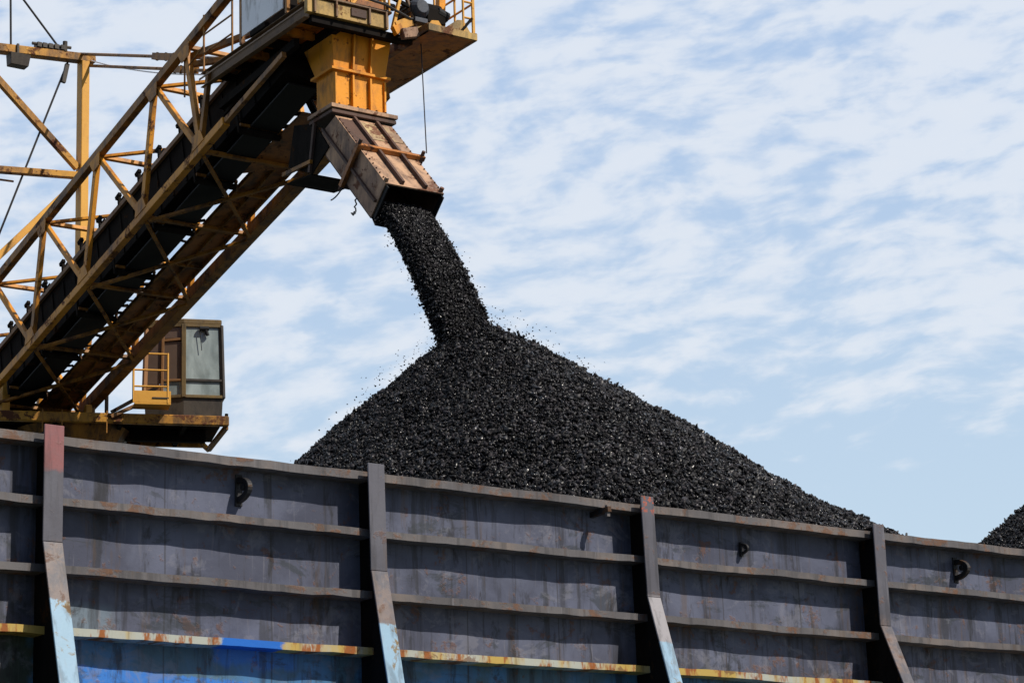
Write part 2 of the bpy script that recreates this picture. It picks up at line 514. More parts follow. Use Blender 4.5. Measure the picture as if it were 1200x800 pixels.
def side_plate():
    m = MB()
    nx = int((U1_ - U0_) / 0.09)
    zs = [0.02 - i * 0.085 for i in range(38)]
    vs, fs = [], []
    for z in zs:
        for i in range(nx + 1):
            x = U0_ + (U1_ - U0_) * i / nx
            vs.append((x, PW + dent(x, z), TOP + z))
    w = nx + 1
    for j in range(len(zs) - 1):
        for i in range(nx):
            fs.append([j * w + i, j * w + i + 1, (j + 1) * w + i + 1, (j + 1) * w + i])
    m.add(vs, fs, 'side_paint')
    o = m.build('side_plate', barge, smooth=True)
    return o
side_plate()

# the rest of the coaming and the hull below it
m = MB()
m.box((U0_, PW + 0.09, TOP - 3.1), (U1_ - U0_, 0, 0), (0, 0.05, 0), (0, 0, 3.1), 'soot_shade_steel')
m.box((U0_, WID - 0.1, TOP - 3.1), (U1_ - U0_, 0, 0), (0, 0.10, 0), (0, 0, 3.1), 'soot_shade_steel')
m.box((U0_, PW + 0.141, TOP - 3.1), (0.1, 0, 0), (0, WID - 0.25 - PW, 0), (0, 0, 3.1), 'soot_shade_steel')
m.box((U1_ - 0.1, PW + 0.141, TOP - 3.1), (0.1, 0, 0), (0, WID - 0.25 - PW, 0), (0, 0, 3.1), 'soot_shade_steel')
m.build('coaming', barge)
m = MB()
h0, h1 = -1.0, WID + 1.0
prof = [(U0_ - 1.5, TOP - 3.11), (U1_ + 1.5, TOP - 3.11), (U1_ + 1.0, 1.6), (U1_ - 3.0, -0.8), (U0_ + 2.0, -0.8), (U0_ - 1.0, 1.6)]
m.prism([(x, h0, z) for x, z in prof], (0, h1 - h0, 0), 'side_paint')
m.build('hull', barge, bevel=0.05)


def rail(z0, hgt, mat, name):
    m = MB()
    n = int((U1_ - U0_) / 0.12)
    rings = []
    for i in range(n + 1):
        x = U0_ + (U1_ - U0_) * i / n
        dz = mnoise.noise(V((x * 0.9, z0 * 5, 1.0))) * 0.014 + mnoise.noise(V((x * 4.0, z0 * 5, 7.0))) * 0.006
        dy = mnoise.noise(V((x * 0.7, z0 * 7, 4.0))) * 0.013 + mnoise.noise(V((x * 3.0, z0 * 7, 2.0))) * 0.007
        z = TOP + z0 + dz
        hh = hgt + mnoise.noise(V((x * 5.0, z0, 12.0))) * 0.008
        # L-section: shelf at the bottom, lip standing up at the outer edge
        pr = [(dy, z - hh), (PW + 0.085, z - hh), (PW + 0.085, z - hh + 0.014), (dy + 0.022, z - hh + 0.014), (dy + 0.022, z), (dy, z)]
        rings.append([(x, a, b) for a, b in pr])
    m.loft(rings, mat)
    return m.build(name, barge)


rail(0.015, 0.088, 'rail_paint', 'top_rail')
for z0, hh in RAILS[1:3]:
    rail(z0, hh, 'rail_paint', 'rail')
tag(rail(RAILS[3][0], RAILS[3][1], 'low_rail_paint', 'rail'), 'lowest rail with chipped yellow and white paint and a bright blue patch')

STAN = [(-2, 1.05, .25), (-1, 1.05, .27), (0, 1.05, .29), (1, 1.05, .23), (2, 1.07, .31), (3, 1.17, .42), (4, 1.15, .36), (5, 1.1, .3), (6, 1.1, .3), (7, 1.1, .3), (8, 1.1, .3)]
for k, bend, slope in STAN:
    x0 = k * BAY - 0.09
    m = MB()
    hw = 0.102 if k < 2 else 0.092
    lean = 0.0 if k < 1 else 0.015 * (k % 3)
    topz = TOP + 0.085
    zb = TOP - bend
    zl = TOP - 3.1
    # upright flange
    m.loft([[(x0 - hw + lean, FR, zb + 0.004), (x0 + hw + lean, FR, zb + 0.004), (x0 + hw + lean, FR + 0.02, zb + 0.004), (x0 - hw + lean, FR + 0.02, zb + 0.004)],
            [(x0 - hw, FR, topz), (x0 + hw, FR, topz), (x0 + hw, FR + 0.02, topz), (x0 - hw, FR + 0.02, topz)]], 'post_paint')
    # raking foot flange
    o2 = (zb - zl) * slope
    m.loft([[(x0 - hw + lean, FR - o2, zl), (x0 + hw + lean, FR - o2, zl), (x0 + hw + lean, FR - o2 + 0.022, zl), (x0 - hw + lean, FR - o2 + 0.022, zl)],
            [(x0 - hw + lean, FR - 0.006, zb), (x0 + hw + lean, FR - 0.006, zb), (x0 + hw + lean, FR + 0.016, zb), (x0 - hw + lean, FR + 0.016, zb)]], 'post_paint')
    m.build('stanchion', barge, bevel=0.004)
    w = MB()  # web coloured near black to deepen the shade beside the flange
    yb = PW + 0.08
    w.prism([(x0 - 0.012 + lean, yb, topz - 0.02), (x0 - 0.012 + lean, FR + 0.02, topz - 0.02), (x0 - 0.012 + lean, FR + 0.02, zb), (x0 - 0.012 + lean, FR - o2 + 0.024, zl + 0.002), (x0 - 0.012 + lean, yb, zl + 0.002)], (0.024, 0, 0), 'soot_shade_steel')
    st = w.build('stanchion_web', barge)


def padeye(x, z, s):
    m = MB()
    # a curved plate standing off the side with a hole for a shackle
    ring = []
    for j in range(13):
        a = -math.pi / 2 + math.pi * j / 12
        ring.append((PW - 0.30 * s * math.cos(a) * 1.0, TOP + z + 0.13 * s * math.sin(a) * 1.25))
    inner = [(PW - (0.30 * s - 0.075 * s) * math.cos(-math.pi / 2 + math.pi * j / 12) , TOP + z + 0.075 * s * 1.15 * math.sin(-math.pi / 2 + math.pi * j / 12)) for j in range(13)]
    vs, fs = [], []
    for side in (0, 1):
        xx = x + (0.035 * s if side else -0.035 * s)
        vs += [(xx, a, b) for a, b in ring] + [(xx, a, b) for a, b in inner]
    n = 13
    for j in range(n - 1):
        fs += [[j, j + 1, n + j + 1, n + j], [2 * n + j, 3 * n + j, 3 * n + j + 1, 2 * n + j + 1],
               [j, 2 * n + j, 2 * n + j + 1, j + 1], [n + j, n + j + 1, 3 * n + j + 1, 3 * n + j]]
    m.add(vs, fs, 'lug_black')
    m.box((x - 0.05 * s, PW - 0.02, TOP + z - 0.20 * s), (0.10 * s, 0, 0), (0, 0.05, 0), (0, 0, 0.40 * s), 'lug_black')
    m.tube([(x - 0.05 * s, PW - 0.17 * s, TOP + z + 0.01), (x + 0.05 * s, PW - 0.17 * s, TOP + z + 0.01)], 0.045 * s, 'lug_black', 10)
    return m.build('padeye', barge, bevel=0.004)
padeye(2.13, -0.28, 0.82)
padeye(8.98, -0.33, 0.42)
padeye(12.62, -0.31, 0.82)
m = MB()
m.bar((6.72, PW + 0.05, TOP - 0.13), (6.72, PW - 0.34, TOP - 0.11), 0.05, 0.06, 'lug_black')
m.bar((6.72, PW - 0.30, TOP - 0.19), (6.72, PW - 0.30, TOP - 0.06), 0.04, 0.04, 'rail_paint')
m.build('hook', barge)

# ------------------------------------------------------------------ coal
HEAP = [9.782, 6.51, 3.91, 0.985, 0.685, 0.734, 0.746, 1.158, 0.70, 0.016]


def heap_z(u, w, p=HEAP):
    u0, w0, z0, tl, tr, tw, r, L, dzs, dw = p
    z = np.full(np.shape(u), -9.0)
    for t in np.linspace(0, 1, 6):
        du = u - (u0 + t * L); dv = w - (w0 + dw * t * L)
        k = np.where(du < 0, tl, tr)
        d = np.sqrt((k * du) ** 2 + (tw * dv) ** 2 + (.75 * r) ** 2) - .75 * r
        z = np.maximum(z, z0 - dzs * t * L - d)
    # the toe on the far side runs out a little flatter
    cosr = (np.asarray(u) - u0) / np.sqrt((np.asarray(u) - u0) ** 2 + (np.asarray(w) - w0) ** 2 + 1e-6)
    k = np.clip((cosr - 0.2) / 0.55, 0, 1); k = k * k * (3 - 2 * k)
    z = np.where(z < 0.9, 0.9 - (0.9 - z) * (1 - 0.30 * k), z)
    # never steeper than the slope of repose away from the near side
    return np.minimum(z, (np.asarray(w) - PW - 0.10) * 0.85)


def rough_z(u, w):
    out = np.zeros(np.shape(u)).ravel()
    uu, ww = np.ravel(u), np.ravel(w)
    for i in range(len(uu)):
        out[i] = mnoise.noise(V((uu[i] * 0.9, ww[i] * 0.9, 5.0))) * 0.09 + mnoise.noise(V((uu[i] * 2.6, ww[i] * 2.6, 8.0))) * 0.045
        an = math.atan2(ww[i] - 6.5, uu[i] - 9.8)
        out[i] += mnoise.noise(V((math.cos(an) * 5.0, math.sin(an) * 5.0, 1.5))) * 0.06
    return out.reshape(np.shape(u))


def lump_protos():
    """a dozen broken-faced lumps: convex hulls of random points"""
    ps = []
    for k in range(14):
        bm = bmesh.new()
        n = 6 + k % 4
        for i in range(n):
            p = rng.normal(size=3); p /= np.linalg.norm(p)
            p *= rng.uniform(0.8, 1.1)
            bm.verts.new((p[0] * 1.3, p[1] * 0.95, p[2] * 0.7))
        bmesh.ops.convex_hull(bm, input=bm.verts)
        loose = [v for v in bm.verts if not v.link_faces]
        bmesh.ops.delete(bm, geom=loose, context='VERTS')
        bmesh.ops.triangulate(bm, faces=bm.faces)
        bm.verts.index_update()
        ps.append((np.array([v.co[:] for v in bm.verts]), np.array([[v.index for v in f.verts] for f in bm.faces])))
        bm.free()
    return ps


PROTO = lump_protos()


def lumps(pos, size):
    """verts, tris of one lump per position, randomly turned"""
    VS, FS, base = [], [], 0
    pick = rng.integers(0, len(PROTO), len(pos))
    for k in range(len(PROTO)):
        idx = np.where(pick == k)[0]
        if not len(idx): continue
        pv, pf = PROTO[k]
        q = rng.normal(size=(len(idx), 4)); q /= np.linalg.norm(q, axis=1)[:, None]
        w, x, y, z = q.T
        Rm = np.stack([1 - 2 * (y * y + z * z), 2 * (x * y - z * w), 2 * (x * z + y * w), 2 * (x * y + z * w), 1 - 2 * (x * x + z * z), 2 * (y * z - x * w),
                       2 * (x * z - y * w), 2 * (y * z + x * w), 1 - 2 * (x * x + y * y)], 1).reshape(-1, 3, 3)
        vv = np.einsum('nij,vj->nvi', Rm, pv) * size[idx][:, None, None] + pos[idx][:, None, :]
        ff = pf[None] + (np.arange(len(idx)) * len(pv))[:, None, None] + base
        VS.append(vv.reshape(-1, 3)); FS.append(ff.reshape(-1, 3))
        base += len(idx) * len(pv)
    return np.concatenate(VS), np.concatenate(FS)


def tri_mesh(name, vs, fs, mat):
    me = bpy.data.meshes.new(name)
    me.vertices.add(len(vs)); me.vertices.foreach_set('co', vs.astype(np.float32).ravel())
    me.loops.add(len(fs) * 3); me.loops.foreach_set('vertex_index', fs.astype(np.int32).ravel())
    me.polygons.add(len(fs)); me.polygons.foreach_set('loop_start', np.arange(0, len(fs) * 3, 3, dtype=np.int32))
    me.update(calc_edges=True); me.validate()
    me.materials.append(MATS[mat])
    o = bpy.data.objects.new(name, me)
    COL.objects.link(o)
    return o


def make_heap(shift, ua, ub, count, zmin):
    p = list(HEAP); p[0] += shift
    if shift: p[3] = 0.84
    floor = -0.35
    step = 0.12
    us = np.arange(ua, ub, step); ws = np.arange(PW + 0.16, WID - 0.15, step)
    U, Wd = np.meshgrid(us, ws)
    Zb = np.maximum(heap_z(U, Wd, p), floor) + rough_z(U, Wd) - 0.02
    nu = len(us)
    vs = np.stack([U.ravel(), Wd.ravel(), Zb.ravel() + TOP], 1)
    i, j = np.meshgrid(np.arange(nu - 1), np.arange(len(ws) - 1))
    a = (j * nu + i).ravel()
    fs = np.concatenate([np.stack([a, a + 1, a + nu + 1], 1), np.stack([a, a + nu + 1, a + nu], 1)])
    # lumps over the surface
    lu = rng.uniform(ua, ub, count * 3); lw = rng.uniform(PW + 0.2, WID - 0.2, count * 3)
    lz = heap_z(lu, lw, p)
    keep = (lz > zmin)
    # the far flank is hidden: thin the lumps there
    far = lw > p[1] + 1.5
    keep &= (~far) | (rng.uniform(size=len(lu)) < 0.25)
    lu, lw, lz = lu[keep][:count], lw[keep][:count], lz[keep][:count]
    # slides and runnels down the slope, coarse lumps rolling towards the foot
    lz = lz + rough_z(lu, lw) + rng.normal(0, 0.022, len(lu))
    low_ = np.clip((p[2] - lz) / 4.0, 0, 1)
    sz = np.clip(rng.lognormal(math.log(0.0212), 0.46, len(lu)) * (0.9 + 0.35 * low_), 0.008, 0.060)
    v2, f2 = lumps(np.stack([lu, lw, lz + TOP], 1), sz)
    o = tri_mesh('coal_heap', np.concatenate([vs, v2]), np.concatenate([fs, f2 + len(vs)]), 'coal')
    o.location = BARGE_LOC; o.rotation_euler = (0, 0, B_ANG)
    return o


h1_ = make_heap(0.0, 1.0, 17.3, 270000, -0.45)
tag(h1_, 'tall cone of loose black coal growing in the barge under the chute', 'coal heap', 'coal heaps in the barge')
h2_ = make_heap(14.5, 17.35, 33.8, 60000, -0.2)
tag(h2_, 'second black coal heap farther along the barge, away from the chute', 'coal heap', 'coal heaps in the barge')

# ------------------------------------------------------------------ ship loader
HD, INC = math.radians(35.0), math.radians(14.0)
HH = V((math.sin(HD), -math.cos(HD), 0))           # where the boom heads
LL = V((math.cos(HD), math.sin(HD), 0))            # across the boom, away from us
ZZ = V((0, 0, 1))
AA = HH * math.cos(INC) + ZZ * math.sin(INC)
VV = ZZ * math.cos(INC) - HH * math.sin(INC)
BB = V((-9.71064597, 44.0, 14.07738409))
GW, GH = 2.08, 2.1                                  # boom width and height


def W(s, l, v): return BB + AA * s + LL * l + VV * v
def HZ(h, l, z): return BB + HH * h + LL * l + ZZ * z


ROOT = HZ(-2.6, 2.6, 0); ROOT.z = 0.0
crane = empty('ship_loader', ROOT)
tag(crane, 'rusty yellow conveyor ship loader pouring coal from its chute, with operator cab', 'ship loader')


def part(m, name, parent=None, **kw):
    return m.build(name, parent or crane, off=ROOT, **kw)


# --- boom truss
boom_m = MB()
S0, S1 = -4.6, 10.9
boom_m.bar(W(S0, 0, 0), W(9.3, 0, 0), 0.13, 0.15, 'boom_steel', VV)
boom = part(boom_m, 'boom', bevel=0.008)


def member(name, p, q, w, h, mat, up=None, style='bar'):
    m = MB()
    getattr(m, style)(p, q, w, h, mat, up) if style != 'angle' else m.angle(p, q, w, mat, up)
    return part(m, name, boom, bevel=0.006 if style == 'bar' else 0)


member('chord', W(9.3, 0, 0), W(11.3, 0, 0), 0.08, 0.10, 'brown_steel', VV)
member('chord', W(S0, 0, GH), W(10.7, 0, GH), 0.13, 0.16, 'brown_steel', VV)
member('chord', W(S0, GW, 0), W(10.9, GW, 0), 0.20, 0.22, 'brown_steel', VV)
member('chord', W(S0, GW, GH), W(10.7, GW, GH), 0.12, 0.14, 'brown_steel', VV)
tops = [-4.9, -2.45, -0.05, 2.35, 4.75, 7.1, 8.35]
bots = [-5.8, -3.4, -1.0, 1.42, 3.8, 6.2, 8.4]
for l in (0, GW):
    for i in range(1, 7):
        off = 0.0
        member('post', W(bots[i], l, 0.07), W(tops[i], l, GH - 0.07), 0.085, 0.13, 'boom_steel', AA)
        if i < 6:
            member('diagonal', W(tops[i] + 0.06, l, GH - 0.07), W(bots[i + 1] - 0.06, l, 0.07), 0.08, 0.10, 'boom_steel', AA)
    member('diagonal', W(8.4, l, 0.07), W(9.0, l, GH - 0.9), 0.08, 0.10, 'brown_steel', AA)
for i in range(1, 7):
    member('strut', W(tops[i], 0.06, GH), W(tops[i], GW - 0.06, GH), 0.07, 0.08, 'boom_steel', VV)
    member('strut', W(bots[i], 0.06, -0.02), W(bots[i], GW - 0.08, -0.02), 0.07, 0.07, 'brown_steel', VV)
    if i < 6:
        member('brace', W(tops[i] + .05, 0.06, GH - 0.03), W(tops[i] + 1.15, GW - 0.06, GH - 0.03), 0.06, 0.06, 'boom_steel', VV)
        member('brace', W(bots[i] + 0.05, 0.06, -0.12), W(bots[i + 1] - 0.05, GW - 0.06, -0.12), 0.06, 0.06, 'brown_steel', VV)
        member('brace', W(bots[i] + 0.05, GW - 0.06, -0.09), W(bots[i + 1] - 0.05, 0.06, -0.09), 0.06, 0.06, 'brown_steel', VV)

for i in range(1, 7):
    for (s_, v_, up_) in ((tops[i], GH - 0.12, -1), (bots[i], 0.12, 1)):
        m = MB()
        m.prism([W(s_ - 0.20, -0.075, v_ - 0.07 * up_), W(s_ + 0.24, -0.075, v_ - 0.07 * up_), W(s_ + 0.16, -0.075, v_ + 0.17 * up_), W(s_ - 0.10, -0.075, v_ + 0.17 * up_)], LL * 0.012, 'boom_steel')
        part(m, 'gusset', boom)

# --- conveyor inside the boom
cm = MB()
sl = 0.36
cm.prism([W(S0, sl, 1.02), W(S0, sl, 0.16), W(S0, 0.93, 0.05), W(S0, 0.95, 0.98)], AA * 15.3, 'soot_shade_steel')
conv = part(cm, 'conveyor')
m = MB()
m.bar(W(S0, sl - 0.05, 1.06), W(10.2, sl - 0.05, 1.06), 0.06, 0.09, 'fascia_brown', VV)
part(m, 'stringer', conv)
m = MB()
m.bar(W(S0, 1.62, 1.06), W(10.2, 1.62, 1.06), 0.06, 0.09, 'soot_shade_steel', VV)
part(m, 'stringer', conv)
# troughed belt carrying coal, and the return run below it
m = MB()
pr = [(0.44, 1.22), (0.70, 1.10), (1.28, 1.10), (1.54, 1.22), (1.54, 1.24), (1.27, 1.12), (0.71, 1.12), (0.44, 1.24)]
m.loft([[W(s, a, b) for a, b in pr] for s in (S0, 10.4)], 'rubber')
m.box(W(S0, 0.46, -0.005), LL * 0.54, VV * 0.03, AA * 15.2, 'rubber')
part(m, 'belt', conv)
proto_idler = None
for k in range(18):
    s = -4.2 + k * 0.82
    if proto_idler is None:
        m = MB()
        m.tube([W(s, 0.36, 1.24), W(s, 0.68, 1.075)], 0.06, 'soot_shade_steel', 8)
        m.tube([W(s, 0.70, 1.06), W(s, 1.28, 1.06)], 0.06, 'soot_shade_steel', 8)
        m.tube([W(s, 1.30, 1.075), W(s, 1.60, 1.24)], 0.06, 'soot_shade_steel', 8)
        m.bar(W(s, 0.30, 1.08), W(s, 0.31, 1.28), 0.05, 0.06, 'soot_shade_steel', AA)
        m.bar(W(s - .09, 0.30, 1.26), W(s + .05, 0.31, 1.29), 0.06, 0.07, 'soot_shade_steel', VV)
        proto_idler = part(m, 'idler', conv)
        s_first = s
    else:
        o = proto_idler.copy(); COL.objects.link(o); o.parent = conv
        o.location = proto_idler.location + AA * (s - s_first)
proto_r = None
for k in range(9):
    s = -3.6 + k * 1.6
    if proto_r is None:
        m = MB()
        m.tube([W(s, 0.30, -0.06), W(s, 1.04, -0.06)], 0.055, 'soot_shade_steel', 10)
        m.bar(W(s, 0.28, -0.10), W(s, 0.28, 0.22), 0.03, 0.06, 'soot_shade_steel', AA)
        m.bar(W(s, 1.06, -0.10), W(s, 1.06, 0.22), 0.03, 0.06, 'brown_steel', AA)
        m.bar(W(s + .06, 0.28, 0.02), W(s + .06, 1.06, 0.02), 0.03, 0.05, 'brown_steel', VV)
        proto_r = part(m, 'return_roller', conv); s_r = s
    else:
        o = proto_r.copy(); COL.objects.link(o); o.parent = conv
        o.location = proto_r.location + AA * (s - s_r)
m = MB()
for k in range(30):
    s = -4.3 + k * 0.5
    m.bar(W(s, sl - 0.012, 0.18), W(s, sl - 0.012, 0.98), 0.022, 0.045, 'soot_shade_steel', AA)
m.bar(W(S0, sl - 0.014, 0.58), W(10.3, sl - 0.014, 0.58), 0.024, 0.05, 'soot_shade_steel', VV)
part(m, 'skirt_rib', conv)
# dangling bits along the gap between belt and walkway
m = MB()
for k in range(60):
    s = -1.5 + k * 0.2 + random.uniform(-.06, .06)
    if random.random() < 0.55:
        m.bar(W(s, 0.95 + random.uniform(-0.02, 0.02), 0.10 + random.uniform(-.05, .05)), W(s + random.uniform(-.05, .10), 1.22, 0.12 + random.uniform(-.04, .05)), random.uniform(0.02, 0.09), 0.03, 'soot_shade_steel', VV)
m.bar(W(S0, 1.06, 0.11), W(9.6, 1.06, 0.11), 0.025, 0.03, 'soot_shade_steel', VV)
part(m, 'return_idler_bracket', conv)

# --- walkway plate on the far side of the boom
m = MB()
m.box(W(-1.9, 1.21, 0.12), LL * 0.66, VV * 0.02, AA * 11.3, 'plate_brown')
for q in (1.22, 1.54, 1.85):
    m.bar(W(-1.9, q, 0.08), W(9.4, q, 0.08), 0.035, 0.06, 'brown_steel', VV)
for k in range(9):
    m.bar(W(-1.5 + k * 1.25, 1.22, 0.07), W(-1.5 + k * 1.25, 1.86, 0.07), 0.04, 0.05, 'brown_steel', VV)
m.prism([W(7.9, 0.98, 0.02), W(9.9, 1.10, 0.02), W(9.9, 1.86, 0.02), W(8.4, 1.86, 0.02)], VV * 0.02, 'plate_brown')
part(m, 'walkway_floor')

# --- head platform
PZ = 3.09
HA, HB = 8.45, 11.72
m = MB()
m.channel(HZ(8.25, -0.02, PZ + 0.12), HZ(HB, -0.02, PZ + 0.12), 0.10, 0.26, 'fascia_brown', ZZ)
m.bar(HZ(8.25, -0.09, PZ + 0.13), HZ(HB, -0.09, PZ + 0.13), 0.02, 0.035, 'fascia_brown', ZZ)
plat = part(m, 'head_platform', bevel=0.006)
m = MB()
m.box(HZ(8.5, 0.04, PZ + 0.16), LL * 0.62, HH * 3.15, ZZ * 0.012, 'under_plate')
m.box(HZ(8.5, 0.66, PZ + 0.161), LL * 1.24, HH * 1.9, ZZ * 0.012, 'soot_shade_steel')
for k in range(6):
    m.bar(HZ(8.7 + k * 0.55, 0.04, PZ + 0.08), HZ(8.7 + k * 0.55, 1.9, PZ + 0.08), 0.07, 0.13, 'under_plate' if k in (2, 4) else 'soot_shade_steel', ZZ)
m.bar(HZ(8.6, 0.62, PZ + 0.02), HZ(11.6, 0.62, PZ + 0.02), 0.09, 0.16, 'soot_shade_steel', ZZ)
m.bar(HZ(8.6, 1.88, PZ + 0.02), HZ(11.7, 1.88, PZ + 0.02), 0.10, 0.16, 'brown_steel', ZZ)
part(m, 'floor', plat)
m = MB()
m.box(HZ(9.2, 1.94, PZ + 0.03), LL * 0.86, HH * 2.95, ZZ * 0.012, 'under_plate')
m.channel(HZ(9.2, 2.83, PZ + 0.09), HZ(12.16, 2.83, PZ + 0.09), 0.06, 0.13, 'brown_steel', ZZ)
m.bar(HZ(9.2, 1.95, PZ + 0.09), HZ(12.16, 1.95, PZ + 0.09), 0.06, 0.12, 'brown_steel', ZZ)
m.bar(HZ(12.16, 1.93, PZ + 0.08), HZ(12.16, 2.85, PZ + 0.08), 0.05, 0.11, 'grimy_yellow', ZZ)
part(m, 'side_walkway', plat)
# front fascia: grimy yellow box beam with stiffeners, dark stripe under it
m = MB()
m.bar(HZ(11.76, -0.06, PZ + 0.17), HZ(11.76, 1.42, PZ + 0.17), 0.10, 0.24, 'grimy_yellow', ZZ)
m.bar(HZ(11.70, 0.05, PZ - 0.02), HZ(11.70, 1.90, PZ - 0.02), 0.10, 0.12, 'soot_shade_steel', ZZ)
m.bar(HZ(11.79, 0.72, PZ + 0.20), HZ(11.79, 1.0, PZ + 0.20), 0.09, 0.14, 'chute_dark', ZZ)
m.bar(HZ(11.78, 0.02, PZ + 0.33), HZ(11.78, 1.46, PZ + 0.33), 0.14, 0.04, 'fascia_brown', ZZ)
for q in (0.06, 0.45, 1.05, 1.36):
    m.bar(HZ(11.83, q, PZ + 0.05), HZ(11.83, q, PZ + 0.36), 0.035, 0.05, 'fascia_brown', HH)
part(m, 'front_beam', plat, bevel=0.006)
# drive house above the front beam
m = MB()
m.box(HZ(11.0, 0.22, PZ + 0.52), LL * 1.12, HH * 0.62, ZZ * 0.85, 'bright_yellow_steel')
m.bar(HZ(11.66, 0.15, PZ + 0.46), HZ(11.66, 1.42, PZ + 0.46), 0.10, 0.10, 'plate_brown', ZZ)
m.bar(HZ(11.66, 0.12, PZ + 0.36), HZ(11.66, 0.12, PZ + 1.5), 0.09, 0.09, 'bright_yellow_steel', HH)
m.bar(HZ(11.66, 1.40, PZ + 0.34), HZ(11.66, 1.40, PZ + 1.5), 0.09, 0.09, 'bright_yellow_steel', HH)
m.bar(HZ(11.74, 0.78, PZ + 0.36), HZ(11.70, 0.98, PZ + 0.62), 0.05, 0.06, 'bright_yellow_steel', HH)
part(m, 'pulley_housing', plat, bevel=0.008)
m = MB()
m.tube([HZ(11.2, 0.3, PZ + 0.75), HZ(11.2, 1.5, PZ + 0.75)], 0.30, 'soot_shade_steel', 18)
m.tube([HZ(11.2, 0.0, PZ + 0.75), HZ(11.2, 1.9, PZ + 0.75)], 0.06, 'soot_shade_steel', 10)
part(m, 'head_pulley', plat)
# motor and gearbox
m = MB()
c0 = HZ(11.75, 1.98, PZ + 0.52)
m.tube([c0 - HH * 0.35, c0 + HH * 0.12], 0.17, 'motor_blue_grey', 14)
m.tube([c0 + HH * 0.12, c0 + HH * 0.20], [0.17, 0.11], 'motor_blue_grey', 14)
for k in range(14):
    a = k * math.pi * 2 / 14
    d = LL * math.cos(a) + ZZ * math.sin(a)
    m.bar(c0 - HH * 0.3 + d * 0.175, c0 + HH * 0.08 + d * 0.175, 0.015, 0.04, 'motor_blue_grey', d)
m.box(c0 - HH * 0.25 - LL * 0.12 - ZZ * 0.26, LL * 0.24, HH * 0.4, ZZ * 0.08, 'motor_blue_grey')
m.box(c0 + LL * 0.14 - HH * 0.2 - ZZ * 0.20, LL * 0.34, HH * 0.32, ZZ * 0.24, 'soot_shade_steel')
m.tube([c0 + LL * 0.20 + ZZ * 0.06 - HH * 0.05, c0 + LL * 0.46 + ZZ * 0.06 - HH * 0.05], 0.12, 'soot_shade_steel', 12)
m.tube([c0 + LL * 0.36 + ZZ * 0.02 + HH * 0.05, c0 + LL * 0.56 - ZZ * 0.04 + HH * 0.05], 0.09, 'rubber', 12)
part(m, 'drive_motor', plat, bevel=0.005)
m = MB()
m.bar(HZ(11.8, 1.50, PZ + 0.10), HZ(11.8, 1.72, PZ + 0.95), 0.05, 0.07, 'bright_yellow_steel', HH)
m.bar(HZ(11.8, 1.95, PZ + 0.16), HZ(11.8, 1.66, PZ + 0.95), 0.04, 0.06, 'fascia_brown', HH)
m.bar(HZ(11.8, 1.46, PZ + 0.62), HZ(11.8, 1.86, PZ + 0.52), 0.05, 0.06, 'soot_shade_steel', ZZ)
m.bar(HZ(11.8, 1.55, PZ + 0.12), HZ(11.8, 1.84, PZ + 0.28), 0.10, 0.16, 'bright_yellow_steel', ZZ)
m.bar(HZ(11.9, 1.60, PZ - 0.02), HZ(11.9, 1.88, PZ + 0.06), 0.12, 0.16, 'chute_skin', ZZ)
m.bar(HZ(11.85, 1.48, PZ + 0.02), HZ(11.85, 1.62, PZ + 0.10), 0.10, 0.14, 'orange_hopper', ZZ)
m.bar(HZ(11.85, 1.90, PZ + 0.12), HZ(11.85, 2.12, PZ + 0.20), 0.08, 0.10, 'grimy_yellow', ZZ)
m.bar(HZ(11.6, 2.52, PZ + 0.10), HZ(11.6, 2.56, PZ + 1.1), 0.12, 0.12, 'orange_hopper', HH)
m.prism([HZ(12.12, 2.16, PZ + 0.06), HZ(12.12, 2.80, PZ + 0.06), HZ(12.12, 2.62, PZ + 0.34), HZ(12.12, 2.50, PZ + 0.32)], HH * 0.03, 'grimy_yellow')
m.prism([HZ(12.06, 1.95, PZ + 0.10), HZ(12.06, 2.30, PZ + 0.10), HZ(12.06, 2.18, PZ + 0.26), HZ(12.06, 2.05, PZ + 0.24)], HH * 0.03, 'bright_yellow_steel')
m.bar(HZ(12.15, 2.55, PZ + 0.12), HZ(12.15, 2.78, PZ + 0.40), 0.04, 0.05, 'soot_shade_steel', HH)
part(m, 'drive_frame', plat, bevel=0.004)


def railing(pts, n_mid, hgt, name, parent, mat='bright_yellow_steel', r=0.018, posts=True):
    m = MB()
    for i in range(len(pts) - 1):
        p, q = V(pts[i]), V(pts[i + 1])
        for k in range(1, n_mid + 2):
            z = ZZ * (hgt * k / (n_mid + 1))
            m.tube([p + z, q + z], r, mat, 6)
    if posts:
        for p in pts:
            m.tube([V(p), V(p) + ZZ * (hgt + 0.02)], r * 1.25, mat, 6)
    return part(m, name, parent)


railing([HZ(11.0, 2.82, PZ + 0.12), HZ(11.6, 2.82, PZ + 0.12), HZ(12.14, 2.82, PZ + 0.12)], 3, 1.1, 'railing', plat)
railing([HZ(12.14, 2.80, PZ + 0.12), HZ(12.14, 2.62, PZ + 0.12)], 3, 1.1, 'railing', plat)
railing([HZ(11.78, 0.0, PZ + 0.35), HZ(11.78, 0.75, PZ + 0.35), HZ(11.78, 1.45, PZ + 0.35)], 2, 1.0, 'railing', plat, 'bright_yellow_steel', 0.018)
railing([HZ(8.3, -0.03, PZ + 0.26), HZ(9.3, -0.03, PZ + 0.26)], 2, 1.0, 'railing', plat, 'brown_steel', 0.016)
railing([HZ(7.6, -0.03, PZ + 0.05), HZ(8.3, -0.03, PZ + 0.26)], 1, 0.95, 'railing', plat, 'brown_steel', 0.014)
m = MB()
m.box(HZ(9.70, -0.07, PZ + 0.38), HH * 1.35, ZZ * 0.9, LL * 0.02, 'grey_sheet')
part(m, 'side_panel', plat)
